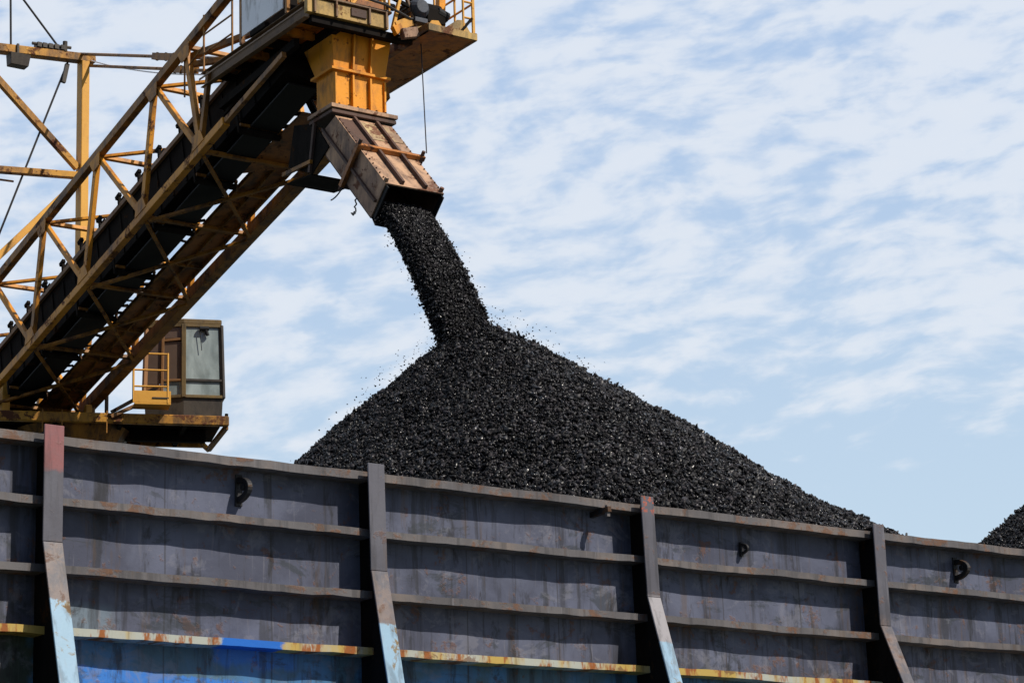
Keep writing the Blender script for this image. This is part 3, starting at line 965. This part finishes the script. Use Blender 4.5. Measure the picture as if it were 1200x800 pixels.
for (h_, w_, mt) in ((9.66, 0.07, 'brown_steel'), (11.62, 0.08, 'grimy_yellow'), (11.15, 0.06, 'brown_steel')):
    m = MB(); m.bar(HZ(h_, -0.04, PZ + 0.26), HZ(h_, -0.04, PZ + 1.3), w_, w_, mt, HH)
    part(m, 'panel_post', plat)
m = MB(); m.bar(HZ(10.0, -0.04, PZ + 0.31), HZ(10.5, -0.04, PZ + 0.31), 0.10, 0.10, 'soot_shade_steel', ZZ)
part(m, 'junction_box', plat, bevel=0.01)
for q in (0.25, 0.55, 0.9, 1.2):
    m = MB(); m.bar(HZ(11.55, q, PZ + 0.40), HZ(11.35, q + 0.12, PZ + 1.35), 0.06, 0.08, 'bright_yellow_steel' if q < 0.8 else 'orange_hopper', HH)
    part(m, 'housing_brace', plat)
m = MB(); m.tube([HZ(11.9, 0.1, PZ + 0.40), HZ(11.92, 0.6, PZ + 0.46), HZ(11.9, 1.3, PZ + 0.42), HZ(11.85, 1.8, PZ + 0.30), HZ(11.8, 2.2, PZ + 0.36)], 0.022, 'wire_rope', 6)
part(m, 'power_cable', plat)
# braces and the yellow king post behind the near truss at the head
m = MB()
m.bar(HZ(9.45, 0.55, PZ + 0.17), HZ(9.1, 0.55, PZ + 1.4), 0.13, 0.13, 'bright_yellow_steel', HH)
m.bar(W(8.35, 0.05, GH - 0.2), HZ(9.4, 0.5, PZ + 0.75), 0.09, 0.10, 'brown_steel', VV)
m.bar(W(8.35, 0.05, GH - 0.35), HZ(9.5, 0.9, PZ + 0.4), 0.08, 0.09, 'brown_steel', VV)
part(m, 'king_post', plat)

# --- hopper under the head pulley
hf = 11.40
hl0, hl1, hb = 0.64, 1.58, 10.86
m = MB()
def ring(h0, h1, l0, l1, z): return [HZ(h0, l0, z), HZ(h1, l0, z), HZ(h1, l1, z), HZ(h0, l1, z)]
m.loft([ring(hb, hf, hl0, hl1, 1.78), ring(hb, hf, hl0, hl1, 2.44), ring(hb - 0.38, hf + 0.03, hl0 - 0.05, hl1 + 0.12, 3.16)], 'orange_hopper')
hop = part(m, 'hopper', bevel=0.006)
m = MB()
for q in (0.96, 1.28):
    m.bar(HZ(hf + 0.035, q, 1.84), HZ(hf + 0.035, q, 2.40), 0.03, 0.07, 'orange_hopper', HH)
    m.bar(HZ(hf + 0.04, q, 2.49), HZ(hf + 0.065, q + 0.02, 3.08), 0.03, 0.07, 'orange_hopper', HH)
for q in (hl0 + 0.02, hl1 - 0.02):
    m.bar(HZ(hf + 0.02, q, 1.84), HZ(hf + 0.02, q, 2.40), 0.03, 0.04, 'orange_hopper', HH)
part(m, 'stiffener', hop)
for (z, mt, e, th) in ((2.445, 'orange_hopper', 0.07, 0.04), (1.79, 'chute_skin', 0.11, 0.06), (1.71, 'chute_dark', 0.09, 0.05)):
    m = MB()
    m.box(HZ(hb - e, hl0 - e, z), LL * (hl1 - hl0 + 2 * e + (0.05 if mt != 'orange_hopper' else 0)), HH * (hf - hb + 2 * e), ZZ * th, mt)
    if mt == 'chute_skin':
        for k in range(6):
            m.tube([HZ(hf + 0.07, hl0 + 0.05 + k * 0.17, 1.83), HZ(hf + 0.07, hl0 + 0.05 + k * 0.17, 1.88)], 0.018, 'soot_shade_steel', 6)
    part(m, 'flange', hop)

# --- inclined chute
TA = math.radians(47.0)
AX = HH * math.cos(TA) - ZZ * math.sin(TA)
QN = HH * math.sin(TA) + ZZ * math.cos(TA)
C0 = HZ(11.5, 0.62, 1.62)
CW_, CD = 1.04, 0.62
CL = 2.05
def CH(s, l, q): return C0 + AX * s + LL * l - QN * q
m = MB()
t = 0.02
# four walls (an open duct)
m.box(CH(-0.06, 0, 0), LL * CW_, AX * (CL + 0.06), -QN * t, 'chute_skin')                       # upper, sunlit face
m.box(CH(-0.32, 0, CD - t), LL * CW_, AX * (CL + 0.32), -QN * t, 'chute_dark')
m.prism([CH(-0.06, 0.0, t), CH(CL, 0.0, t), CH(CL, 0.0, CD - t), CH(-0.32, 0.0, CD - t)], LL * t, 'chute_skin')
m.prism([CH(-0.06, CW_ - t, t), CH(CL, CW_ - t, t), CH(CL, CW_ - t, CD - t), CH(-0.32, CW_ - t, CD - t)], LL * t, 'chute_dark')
chute = part(m, 'chute')
m = MB()
m.box(CH(0.02, 0.34, -0.004), LL * 0.36, AX * 0.55, QN * 0.006, 'chute_yellow')
m.box(CH(0.02, 0.76, -0.004), LL * 0.27, AX * 0.5, QN * 0.006, 'chute_yellow')
m.box(CH(0.02, 0.02, -0.004), LL * 0.27, AX * 0.9, QN * 0.006, 'chute_dark')
part(m, 'wear_plate', chute)
m = MB()
for q in (0.31, 0.72):
    m.bar(CH(-0.02, q, -0.035), CH(CL - 0.04, q, -0.035), 0.045, 0.065, 'chute_dark', QN)
m.bar(CH(-0.22, -0.02, 0.34), CH(CL - 0.03, -0.02, 0.34), 0.05, 0.04, 'chute_dark', QN)
part(m, 'stiffener', chute)
m = MB()
e = 0.05
m.bar(CH(1.0, -e - .03, -0.04), CH(1.0, CW_ + e + .05, -0.04), 0.07, 0.08, 'plate_brown', QN)
m.bar(CH(1.0, -0.045, -0.07), CH(1.0, -0.045, CD + 0.06), 0.07, 0.08, 'plate_brown', AX)
m.bar(CH(1.0, CW_ + 0.045, -0.07), CH(1.0, CW_ + 0.045, CD + 0.06), 0.07, 0.08, 'chute_dark', AX)
m.bar(CH(1.0, -e, CD + 0.04), CH(1.0, CW_ + e, CD + 0.04), 0.07, 0.08, 'chute_dark', QN)
for l in (-0.045, CW_ + 0.045):
    m.tube([CH(1.0, l, -0.02), CH(1.0, l, -0.16)], 0.03, 'chute_dark', 8)
m.tube([CH(1.0, -0.045, CD + 0.02), CH(1.0, -0.045, CD + 0.12)], 0.035, 'chute_dark', 8)
part(m, 'flange', chute)
for l in (0.02, CW_ - 0.04):
    m = MB(); m.tube([CH(CL - 0.05, l, 0.0), CH(CL - 0.05, l, -0.07)], 0.035, 'chute_skin', 8)
    part(m, 'lug', chute)
# rubber skirt round the mouth
m = MB()
def skirt(a, b):
    m.loft([[CH(CL - 0.04, *a), CH(CL - 0.04, *b)], [CH(CL + 0.20, *[q + (0.03 if q > 0.3 else -0.02) for q in a]), CH(CL + 0.26, *[q + (0.03 if q > 0.3 else -0.02) for q in b])]], 'rubber', cap=False, closed=False)
skirt((0.015, 0.60), (CW_ - 0.015, 0.60))
m.box(CH(CL - 0.10, 0.025, CD - 0.05), LL * (CW_ - 0.05), AX * 0.22, -QN * 0.02, 'rubber')
m.box(CH(CL - 0.02, 0.022, 0.03), LL * 0.02, AX * 0.10, -QN * (CD - 0.08), 'rubber')
m.box(CH(CL - 0.02, CW_ - 0.04, 0.03), LL * 0.02, AX * 0.10, -QN * (CD - 0.08), 'rubber')
m.box(CH(CL - 0.30, 0.022, 0.03), LL * (CW_ - 0.05), AX * 0.28, -QN * 0.02, 'rubber')
part(m, 'rubber_skirt', chute)
# dark spill plate from the belt end to the chute
m = MB()
m.prism([HZ(10.2, 0.60, 1.90), HZ(10.86, 0.60, 1.72), HZ(11.28, 0.60, 1.20), HZ(10.75, 0.60, 0.92), HZ(10.0, 0.60, 1.25)], LL * 0.02, 'soot_shade_steel')
m.prism([HZ(9.9, 0.62, 1.0), HZ(10.7, 0.62, 0.92), HZ(10.7, 1.5, 0.92), HZ(9.9, 1.5, 1.0)], ZZ * 0.02, 'soot_shade_steel')
m.bar(HZ(10.9, 0.58, 1.75), HZ(10.72, 0.58, 0.95), 0.05, 0.06, 'chute_dark', HH)
m.bar(HZ(9.9, 0.56, 1.15), HZ(10.8, 0.56, 1.10), 0.05, 0.06, 'brown_steel', ZZ)
part(m, 'spill_plate')
# dark lattice at the boom's end, with sky between
m = MB()
m.bar(W(8.9, 0.2, 0.6), W(11.4, 0.2, 0.2), 0.10, 0.14, 'soot_shade_steel', VV)
m.bar(W(9.2, 1.95, 0.25), W(10.7, 0.35, 0.65), 0.10, 0.12, 'soot_shade_steel', VV)
m.bar(W(9.9, 1.95, 0.9), W(9.3, 1.95, 0.1), 0.10, 0.12, 'soot_shade_steel', AA)
m.bar(W(9.0, GW, 0.75), W(10.9, GW, 0.65), 0.10, 0.12, 'soot_shade_steel', VV)
m.bar(W(9.6, GW, 0.1), W(10.4, GW, 1.0), 0.08, 0.10, 'soot_shade_steel', AA)
m.bar(W(10.3, GW, 0.1), W(9.6, GW, 0.8), 0.05, 0.06, 'plate_brown', AA)
m.box(W(10.2, 0.25, 0.75), LL * 0.5, AA * 0.9, VV * 0.6, 'soot_shade_steel')
part(m, 'end_frame')

bolt0 = None
for q in (0.03, CW_ - 0.03):
    for k in range(14):
        if bolt0 is None:
            m = MB(); m.tube([CH(0.06, 0.03, 0.0), CH(0.06, 0.03, -0.022)], 0.013, 'chute_dark', 6)
            bolt0 = part(m, 'bolt', chute)
        else:
            o = bolt0.copy(); COL.objects.link(o); o.parent = chute
            o.location = bolt0.location + AX * (k * 0.14) + LL * (q - 0.03)

# hanging wire and hoist wire of the chute
def sag(p, q, d, n=14, jit=0.0):
    p, q = V(p), V(q)
    return [p.lerp(q, i / n) - ZZ * (d * 4 * (i / n) * (1 - i / n)) + V((random.uniform(-jit, jit), 0, random.uniform(-jit, jit))) for i in range(n + 1)]
m = MB()
m.tube(sag(HZ(10.3, 1.6, 0.55), CH(1.45, 0.02, 0.63), 0.10, 14, 0.025), 0.012, 'wire_rope', 5)
m.tube(sag(CH(1.05, -0.05, 0.68), CH(1.30, -0.3, 0.80), 0.03, 6), 0.012, 'wire_rope', 5)
part(m, 'loose_wire')
m = MB()
m.tube([CH(1.0, CW_ + 0.10, -0.14), HZ(11.6, 2.15, PZ + 0.03)], 0.010, 'wire_rope', 5)
part(m, 'hoist_wire')

# --- mast portal over the boom
HM = -1.15
mast_m = MB()
mast_m.bar(HZ(HM, 2.10, 1.8), HZ(HM, 2.08, 7.25), 0.17, 0.26, 'bright_yellow_steel', HH)
mast = part(mast_m, 'mast', bevel=0.01)
def mm(name, p, q, w, h, mat, up=ZZ):
    m = MB(); m.bar(p, q, w, h, mat, up); return part(m, name, mast, bevel=0.008)
mm('post', HZ(HM, -0.35, 1.8), HZ(HM, -0.35, 7.0), 0.2, 0.2, 'bright_yellow_steel', HH)
mm('beam', HZ(HM + .02, -1.6, 7.02), HZ(HM + .02, 2.30, 7.34), 0.22, 0.17, 'yellow_steel')
mm('beam', HZ(HM, -1.6, 4.42), HZ(HM, 1.99, 4.76), 0.16, 0.13, 'yellow_steel')
mm('brace', HZ(HM, -0.3, 6.98), HZ(HM, 1.98, 4.92), 0.12, 0.14, 'yellow_steel', LL)
mm('brace', HZ(HM - .02, -0.3, 2.1), HZ(HM - .02, 1.98, 4.62), 0.12, 0.13, 'bright_yellow_steel', LL)
mm('tie_rod', HZ(HM - .1, -0.6, 4.40), HZ(HM - .1, 0.65, 4.44), 0.03, 0.04, 'brown_steel')
# cable clamps on the mast's top beam
m = MB()
for q in (1.0, 1.12, 1.25, 1.38, 1.52):
    m.box(HZ(HM - 0.05, q, 7.26 + q * 0.08), LL * 0.09, HH * 0.2, ZZ * 0.10, 'cab_dark')
m.tube([HZ(HM + .1, 0.9, 7.40), HZ(HM + .1, 1.75, 7.47)], 0.035, 'cab_dark', 8)
m.tube([HZ(HM + .1, 1.62, 7.36), HZ(HM + .1, 1.62, 7.58)], 0.05, 'cab_dark', 8)
part(m, 'cable_clamp', mast)
# two stays from the mast to the boom head, each with its turnbuckle
for (p, q, t0, t1) in ((HZ(HM, 2.0, 7.42), HZ(8.8, 1.15, 3.62), 0.42, 0.62), (HZ(HM, 2.2, 7.20), HZ(8.7, 1.15, 3.42), 0.46, 0.62)):
    m = MB(); m.tube([p, q], 0.032, 'brown_steel', 8)
    st = part(m, 'stay_rod', mast)
    m = MB()
    a, b = p.lerp(q, t0), p.lerp(q, t1)
    mid = a.lerp(b, 0.56)
    m.bar(a, mid, 0.10, 0.13, 'brown_steel'); m.bar(a.lerp(b, 0.60), b, 0.10, 0.13, 'brown_steel')
    for f in (0.08, 0.30, 0.5, 0.75, 0.92):
        c = a.lerp(b, f)
        m.bar(c - ZZ * 0.08, c + ZZ * 0.08, 0.04, 0.04, 'soot_shade_steel', HH)
    part(m, 'turnbuckle', st)
m = MB()
m.tube(sag(HZ(HM + .1, 2.2, 7.28), HZ(8.1, 1.2, 3.7), 0.18, 16), 0.014, 'grey_sheet', 6)
part(m, 'power_cable', mast)
for (p, q) in ((HZ(HM, 0.48, 7.3), HZ(HM, 0.40, 10.2)), (HZ(HM, 1.50, 7.5), HZ(HM, -1.1, 10.4)), (HZ(HM - .05, 1.75, 7.2), HZ(HM - .05, -0.25, 1.6))):
    m = MB(); m.tube([p, q], 0.022, 'wire_rope', 6)
    part(m, 'cable', mast)
m = MB()
m.bar(HZ(HM, 1.64, 6.72), HZ(HM, 1.72, 7.14), 0.08, 0.08, 'cab_dark', HH)
part(m, 'cable_socket', mast)
m = MB()
fl = HZ(HM + .05, 0.38, 6.80)
m.loft([[fl, fl + LL * 0.38, fl + LL * 0.38 + HH * 0.22, fl + HH * 0.22], [fl + ZZ * 0.24 - LL * .02, fl + LL * 0.41 + ZZ * 0.24, fl + LL * 0.41 + HH * 0.26 + ZZ * 0.24, fl + HH * 0.26 + ZZ * 0.24 - LL * .02]], 'cab_dark')
m.bar(fl + LL * 0.19 + HH * 0.1 + ZZ * 0.24, fl + LL * 0.19 + HH * 0.1 + ZZ * 0.5, 0.05, 0.05, 'cab_dark', HH)
part(m, 'floodlight', mast, bevel=0.006)

# --- slewing deck
E0 = V((-9.79508493, 44.41697729, 13.50738409))
EE = V((0.96673964, 0.2581927, 0.0)); EB = V((-0.2581927, 0.96673964, 0.0))
def DK(t, b, z=0.0): return E0 + EE * t + EB * b + ZZ * z
m = MB()
m.box(DK(-5.5, 0.06, -0.03), EE * 9.75, EB * 1.9, ZZ * 0.03, 'soot_shade_steel')
deck = part(m, 'deck')
m = MB()
m.bar(DK(-5.5, 0, -0.06), DK(4.34, 0, -0.06), 0.12, 0.20, 'yellow_steel', ZZ)
part(m, 'girder', deck, bevel=0.02)
m = MB()
m.bar(DK(-5.5, 0.95, -0.16), DK(4.0, 0.95, -0.16), 0.12, 0.24, 'soot_shade_steel', ZZ)
for k in range(7):
    m.bar(DK(-4 + k * 1.25, 0.1, -0.10), DK(-4 + k * 1.25, 1.9, -0.10), 0.08, 0.13, 'soot_shade_steel', ZZ)
part(m, 'girder', deck)
m = MB()
m.bar(DK(-5.5, 1.98, -0.06), DK(4.1, 1.98, -0.06), 0.12, 0.16, 'yellow_steel', ZZ)
part(m, 'girder', deck, bevel=0.01)
# drooping end bracket
m = MB()
m.bar(DK(4.30, 0.06, -0.16), DK(4.16, 1.6, -0.26), 0.08, 0.09, 'brown_steel', ZZ)
m.bar(DK(4.28, 0.02, -0.14), DK(4.30, 0.02, 0.10), 0.05, 0.05, 'soot_shade_steel', HH)
m.bar(DK(4.16, 1.6, -0.28), DK(4.00, 1.8, -0.06), 0.07, 0.08, 'yellow_steel', HH)
part(m, 'end_bracket', deck)
m = MB()
m.tube([DK(1.4, 1.2, -0.10), DK(1.4, 1.2, -0.75)], [1.15, 0.80], 'brown_steel', 20)
m.tube([DK(1.4, 1.2, -0.75), DK(1.4, 1.2, -13.4)], 0.80, 'yellow_steel', 20)
m.box(DK(-2.2, 0.0, -13.6), EE * 7.0, EB * 5.0, ZZ * 1.6, 'soot_shade_steel')
part(m, 'pedestal')
# boom feet on the deck, hangers under it
for (t_, b_, z_, w_, d_, mt) in ((0.05, 0.35, 0.75, 0.16, 0.16, 'bright_yellow_steel'), (1.75, 0.7, 0.45, 0.08, 0.12, 'yellow_steel'), (2.02, 0.6, 0.62, 0.06, 0.07, 'soot_shade_steel'), (1.66, 0.6, 0.34, 0.13, 0.12, 'bright_yellow_steel')):
    m = MB(); m.bar(DK(t_, b_, 0.0), DK(t_, b_, z_), w_, d_, mt, HH)
    part(m, 'boom_foot', deck, bevel=0.01)
for t_ in (0.75, 1.12, 1.97):
    m = MB(); m.tube([DK(t_, -0.05, -0.36), DK(t_, -0.05, 0.08)], 0.014, 'brown_steel', 6)
    part(m, 'hanger', deck)

# --- operator's cab on the deck
cab_c = []
Mz = DK(3.47, 0.10)
Rz = DK(4.24, 0.10)
Lz = Mz + V((-0.78, 0.03, 0))
Rb = Rz + EB * 1.2
Lb = Lz + V((0.05, 1.25, 0))
foot = [Lz, Mz, Rz, Rb, Lb]
cen = sum(foot, V((0, 0, 0))) / 5
def lvl(z, k, kz=1.0): return [V((cen.x + (p.x - cen.x) * k, cen.y + (p.y - cen.y) * k, p.z + z)) for p in foot]
Z0, Z1, Z2, Z3 = 0.02, 0.43, 1.92, 2.04
m = MB()
m.loft([lvl(Z0, 0.97), lvl(Z1, 1.0)], 'cab_dark')
cab = part(m, 'operator_cab', bevel=0.01)
m = MB()
m.loft([lvl(Z2, 0.95), lvl(Z2 + 0.03, 0.97), lvl(Z3 - 0.02, 0.97), lvl(Z3, 0.93)], 'cab_olive')
part(m, 'roof', cab)
fr = MB()
lo, hi = lvl(Z1, 1.0), lvl(Z2, 0.95)
for i, (w_, mat) in enumerate(((0.08, 'cab_brown'), (0.085, 'cab_olive'), (0.075, 'cab_dark'), (0.07, 'cab_dark'), (0.07, 'cab_brown'))):
    fr.bar(lo[i], hi[i], w_, w_, mat, (cen - foot[i]).normalized())
for i in range(5):
    j = (i + 1) % 5
    mat = 'cab_olive' if i < 2 else 'cab_dark'
    fr.bar(lo[i] + ZZ * 0.02, lo[j] + ZZ * 0.02, 0.075, 0.06, mat)
    fr.bar(hi[i] - ZZ * 0.02, hi[j] - ZZ * 0.02, 0.07, 0.06, mat)
def on(i, f, z):
    """a point on cab wall i (fraction f along it, height z)"""
    j = (i + 1) % 5
    k = (z - Z1) / (Z2 - Z1)
    return lo[i].lerp(lo[j], f).lerp(hi[i].lerp(hi[j], f), k)
fr.bar(on(1, 0.02, 0.78), on(1, 0.98, 0.78), 0.07, 0.05, 'cab_dark')
fr.bar(on(0, 0.45, 0.78), on(0, 0.98, 0.78), 0.07, 0.045, 'cab_brown')
fr.bar(on(0, 0.45, Z1), on(0, 0.45, Z2), 0.05, 0.07, 'cab_brown', V((0, 1, 0)))
fr.bar(on(0, 0.45, 1.60), on(0, 0.98, 1.62), 0.06, 0.05, 'cab_brown')
fr.bar(on(0, 0.02, 0.55), on(0, 0.45, 0.55), 0.05, 0.30, 'cab_brown')
part(fr, 'window_frame', cab, bevel=0.005)
def pane(i, f0, f1, z0, z1, mat):
    m = MB()
    q = [on(i, f0, z0), on(i, f1, z0), on(i, f1, z1), on(i, f0, z1)]
    nrm = (q[1] - q[0]).cross(q[3] - q[0]).normalized()
    inw = nrm if nrm.dot(cen - q[0]) > 0 else -nrm
    m.prism([p + inw * 0.004 for p in q], inw * 0.008, mat)
    part(m, 'window_pane', cab)
pane(1, 0.05, 0.95, 0.805, 1.88, 'dirty_glass')
pane(1, 0.05, 0.95, 0.45, 0.755, 'dirty_glass')
pane(0, 0.48, 0.95, 0.80, 1.57, 'brown_glass')
pane(0, 0.48, 0.95, 0.45, 0.755, 'dirty_glass')
pane(0, 0.48, 0.95, 1.65, 1.88, 'brown_glass')
pane(0, 0.04, 0.42, 0.72, 1.88, 'brown_glass')
for i in (2, 3, 4):
    pane(i, 0.05, 0.95, 0.45, 1.88, 'brown_glass' if i != 3 else 'dark_interior')
m = MB()
sc_ = cen + ZZ * 0.42
m.box(sc_ - EE * 0.22 - EB * 0.2, EE * 0.44, EB * 0.44, ZZ * 0.12, 'seat_fabric')
m.box(sc_ - EE * 0.22 + EB * 0.18 + ZZ * 0.12, EE * 0.44, EB * 0.10, ZZ * 0.55, 'seat_fabric')
m.box(sc_ + EE * 0.1 - EB * 0.45, EE * 0.25, EB * 0.2, ZZ * 0.45, 'cab_dark')
part(m, 'seat', cab, bevel=0.02)
m = MB()
p = on(1, 0.55, 1.83) - EB * 0.06
m.tube([p - EE * 0.10, p + EE * 0.08], 0.045, 'rubber', 10)
m.tube([p + EE * 0.02 - ZZ * 0.02, p + EE * 0.06 - ZZ * 0.14], 0.035, 'rubber', 8)
m.tube([p - EE * 0.10 - ZZ * 0.02, p - EE * 0.06 - ZZ * 0.45], 0.008, 'rubber', 5)
part(m, 'wiper', cab)
# access step with its yellow railing
m = MB()
m.box(DK(2.46, -0.42, 0.14), EE * 0.70, EB * 0.42, ZZ * 0.03, 'bright_yellow_steel')
m.box(DK(2.46, -0.42, 0.17), EE * 0.70, EB * 0.015, ZZ * 0.24, 'bright_yellow_steel')
m.box(DK(3.145, -0.40, 0.17), EE * 0.015, EB * 0.38, ZZ * 0.24, 'bright_yellow_steel')
m.bar(DK(2.8, -0.428, 0.27), DK(3.12, -0.428, 0.27), 0.012, 0.03, 'cab_dark', ZZ)
step = part(m, 'access_step', bevel=0.004)
railing([DK(2.44, -0.41, 0.17), DK(3.10, -0.41, 0.17)], 2, 0.98, 'railing', step, 'bright_yellow_steel', 0.019)
m = MB()
m.bar(DK(2.05, -0.1, 0.04), DK(2.95, 0.02, 0.60), 0.05, 0.07, 'soot_shade_steel', ZZ)
m.bar(DK(2.05, -0.1, -0.04), DK(2.55, -0.1, 0.20), 0.05, 0.07, 'cab_brown', ZZ)
part(m, 'stair_stringer', step)

# ------------------------------------------------------------------ falling coal
EXIT = C0 + AX * (CL - 0.05) + LL * (CW_ * 0.5) - QN * (CD * 0.70)
PEAK = V(BARGE_LOC) + V((math.cos(B_ANG), math.sin(B_ANG), 0)) * 9.55 + V((-math.sin(B_ANG), math.cos(B_ANG), 0)) * 6.5 + ZZ * (TOP + 3.9)
tt = 0.36
g = 9.81
vel = (PEAK - EXIT + ZZ * (0.5 * g * tt * tt)) / tt


def stream_pt(t): return EXIT + vel * t - ZZ * (0.5 * g * t * t)


def make_stream():
    # dense core, then lumps all round it
    n = 22
    m_v, m_f = [], []
    K = 18
    for i in range(n + 1):
        t = tt * 1.22 * i / n
        c = stream_pt(t)
        d = (vel - ZZ * g * t).normalized()
        a = LL; b = d.cross(a).normalized(); 
        for k in range(K):
            an = k * 2 * math.pi / K
            ca, sa = math.cos(an), math.sin(an)
            sq = 1.0 / max(abs(ca), abs(sa)) ** 0.7
            ra = (0.39 + 0.0 * t) * sq
            rb = (0.10 + 0.22 * t) * sq
            jit = mnoise.noise(V((k * 0.9, i * 0.8, 2.0))) * 0.03
            m_v.append(c + a * ca * (ra + jit) + b * sa * (rb + jit))
    for i in range(n):
        for k in range(K):
            j = (k + 1) % K
            A, B_, C_, D_ = i * K + k, i * K + j, (i + 1) * K + j, (i + 1) * K + k
            m_f += [[A, B_, C_], [A, C_, D_]]
    vs = np.array([p[:] for p in m_v]); fs = np.array(m_f)
    N = 19000
    t = rng.uniform(0, 1.14, N) * tt
    an = rng.uniform(0, 2 * np.pi, N)
    ca, sa = np.cos(an), np.sin(an)
    sq = 1.0 / np.maximum(np.abs(ca), np.abs(sa)) ** 0.7
    spread = 1.0 + rng.normal(0, 0.035, N) + np.abs(rng.standard_t(3.0, N)) * 0.022 * (0.4 + 1.2 * t / tt)
    spread = np.minimum(spread, 1.45)
    pos = np.zeros((N, 3))
    for i in range(N):
        c = stream_pt(t[i]); d = (vel - ZZ * g * t[i]).normalized(); b = d.cross(LL).normalized()
        p = c + LL * (ca[i] * 0.405 * sq[i] * spread[i]) + b * (sa[i] * (0.115 + 0.22 * t[i]) * sq[i] * spread[i])
        pos[i] = p
    sz = np.clip(rng.lognormal(math.log(0.0195), 0.42, N), 0.008, 0.042)
    v2, f2 = lumps(pos, sz)
    ns = 2600
    r_ = np.abs(rng.normal(0, 0.42, ns)); a_ = rng.uniform(0, 2 * np.pi, ns)
    su, sw = 9.72 + r_ * np.cos(a_) * 1.25, 6.35 + r_ * np.sin(a_)
    sz_ = heap_z(su, sw) + 0.02 + np.abs(rng.normal(0, 0.07, ns)) * np.exp(-r_ * 1.2)
    ca_, sa_ = math.cos(B_ANG), math.sin(B_ANG)
    sp = np.stack([BARGE_LOC.x + su * ca_ - sw * sa_, BARGE_LOC.y + su * sa_ + sw * ca_, TOP + sz_], 1)
    v3, f3 = lumps(sp, np.clip(rng.lognormal(math.log(0.021), 0.45, ns), 0.01, 0.05))
    f2 = np.concatenate([f2, f3 + len(v2)]); v2 = np.concatenate([v2, v3])
    o_v = np.concatenate([vs, v2]) ; o_f = np.concatenate([fs, f2 + len(vs)])
    off = np.array(PEAK[:])
    o = tri_mesh('coal_stream', o_v - off, o_f, 'coal')
    o.location = PEAK
    return o


tag(make_stream(), 'thick stream of black coal falling from chute onto the heap', 'coal stream')


def make_spray():
    # chips bouncing off round the foot of the stream and over the heap's crest
    pos, sz = [], []
    ux = V((math.cos(B_ANG), math.sin(B_ANG), 0)); wy = V((-math.sin(B_ANG), math.cos(B_ANG), 0))
    for i in range(1100):
        r = abs(random.gauss(0, 1.0)) * 1.7 + 0.25
        a = random.uniform(0, 2 * math.pi)
        u, w = 9.7 + r * math.cos(a) * 1.25, 6.4 + r * math.sin(a) * 0.5
        z = float(heap_z(np.array(u), np.array(w))) + 0.05 + abs(random.gauss(0, 0.14)) * (1.2 if r < 2.2 else 0.7)
        pos.append((V(BARGE_LOC) + ux * u + wy * w + ZZ * (TOP + z))[:])
        sz.append(random.uniform(0.006, 0.017))
    # dribbles beside the stream
    for i in range(160):
        t = random.uniform(0.02, 1) * tt
        c = stream_pt(t) + LL * random.choice((-1, 1)) * (0.50 + abs(random.gauss(0, 0.05)) * (1 + 2 * t / tt)) + V((random.gauss(0, .03), random.gauss(0, .08), 0))
        pos.append(c[:]); sz.append(random.uniform(0.007, 0.018))
    vs, fs = lumps(np.array(pos), np.array(sz))
    off = np.array(PEAK[:])
    o = tri_mesh('coal_spray', vs - off, fs, 'coal')
    o.location = PEAK
    return o


tag(make_spray(), 'small coal chips bouncing in the air round the heap crest', 'coal chips', kind='stuff')
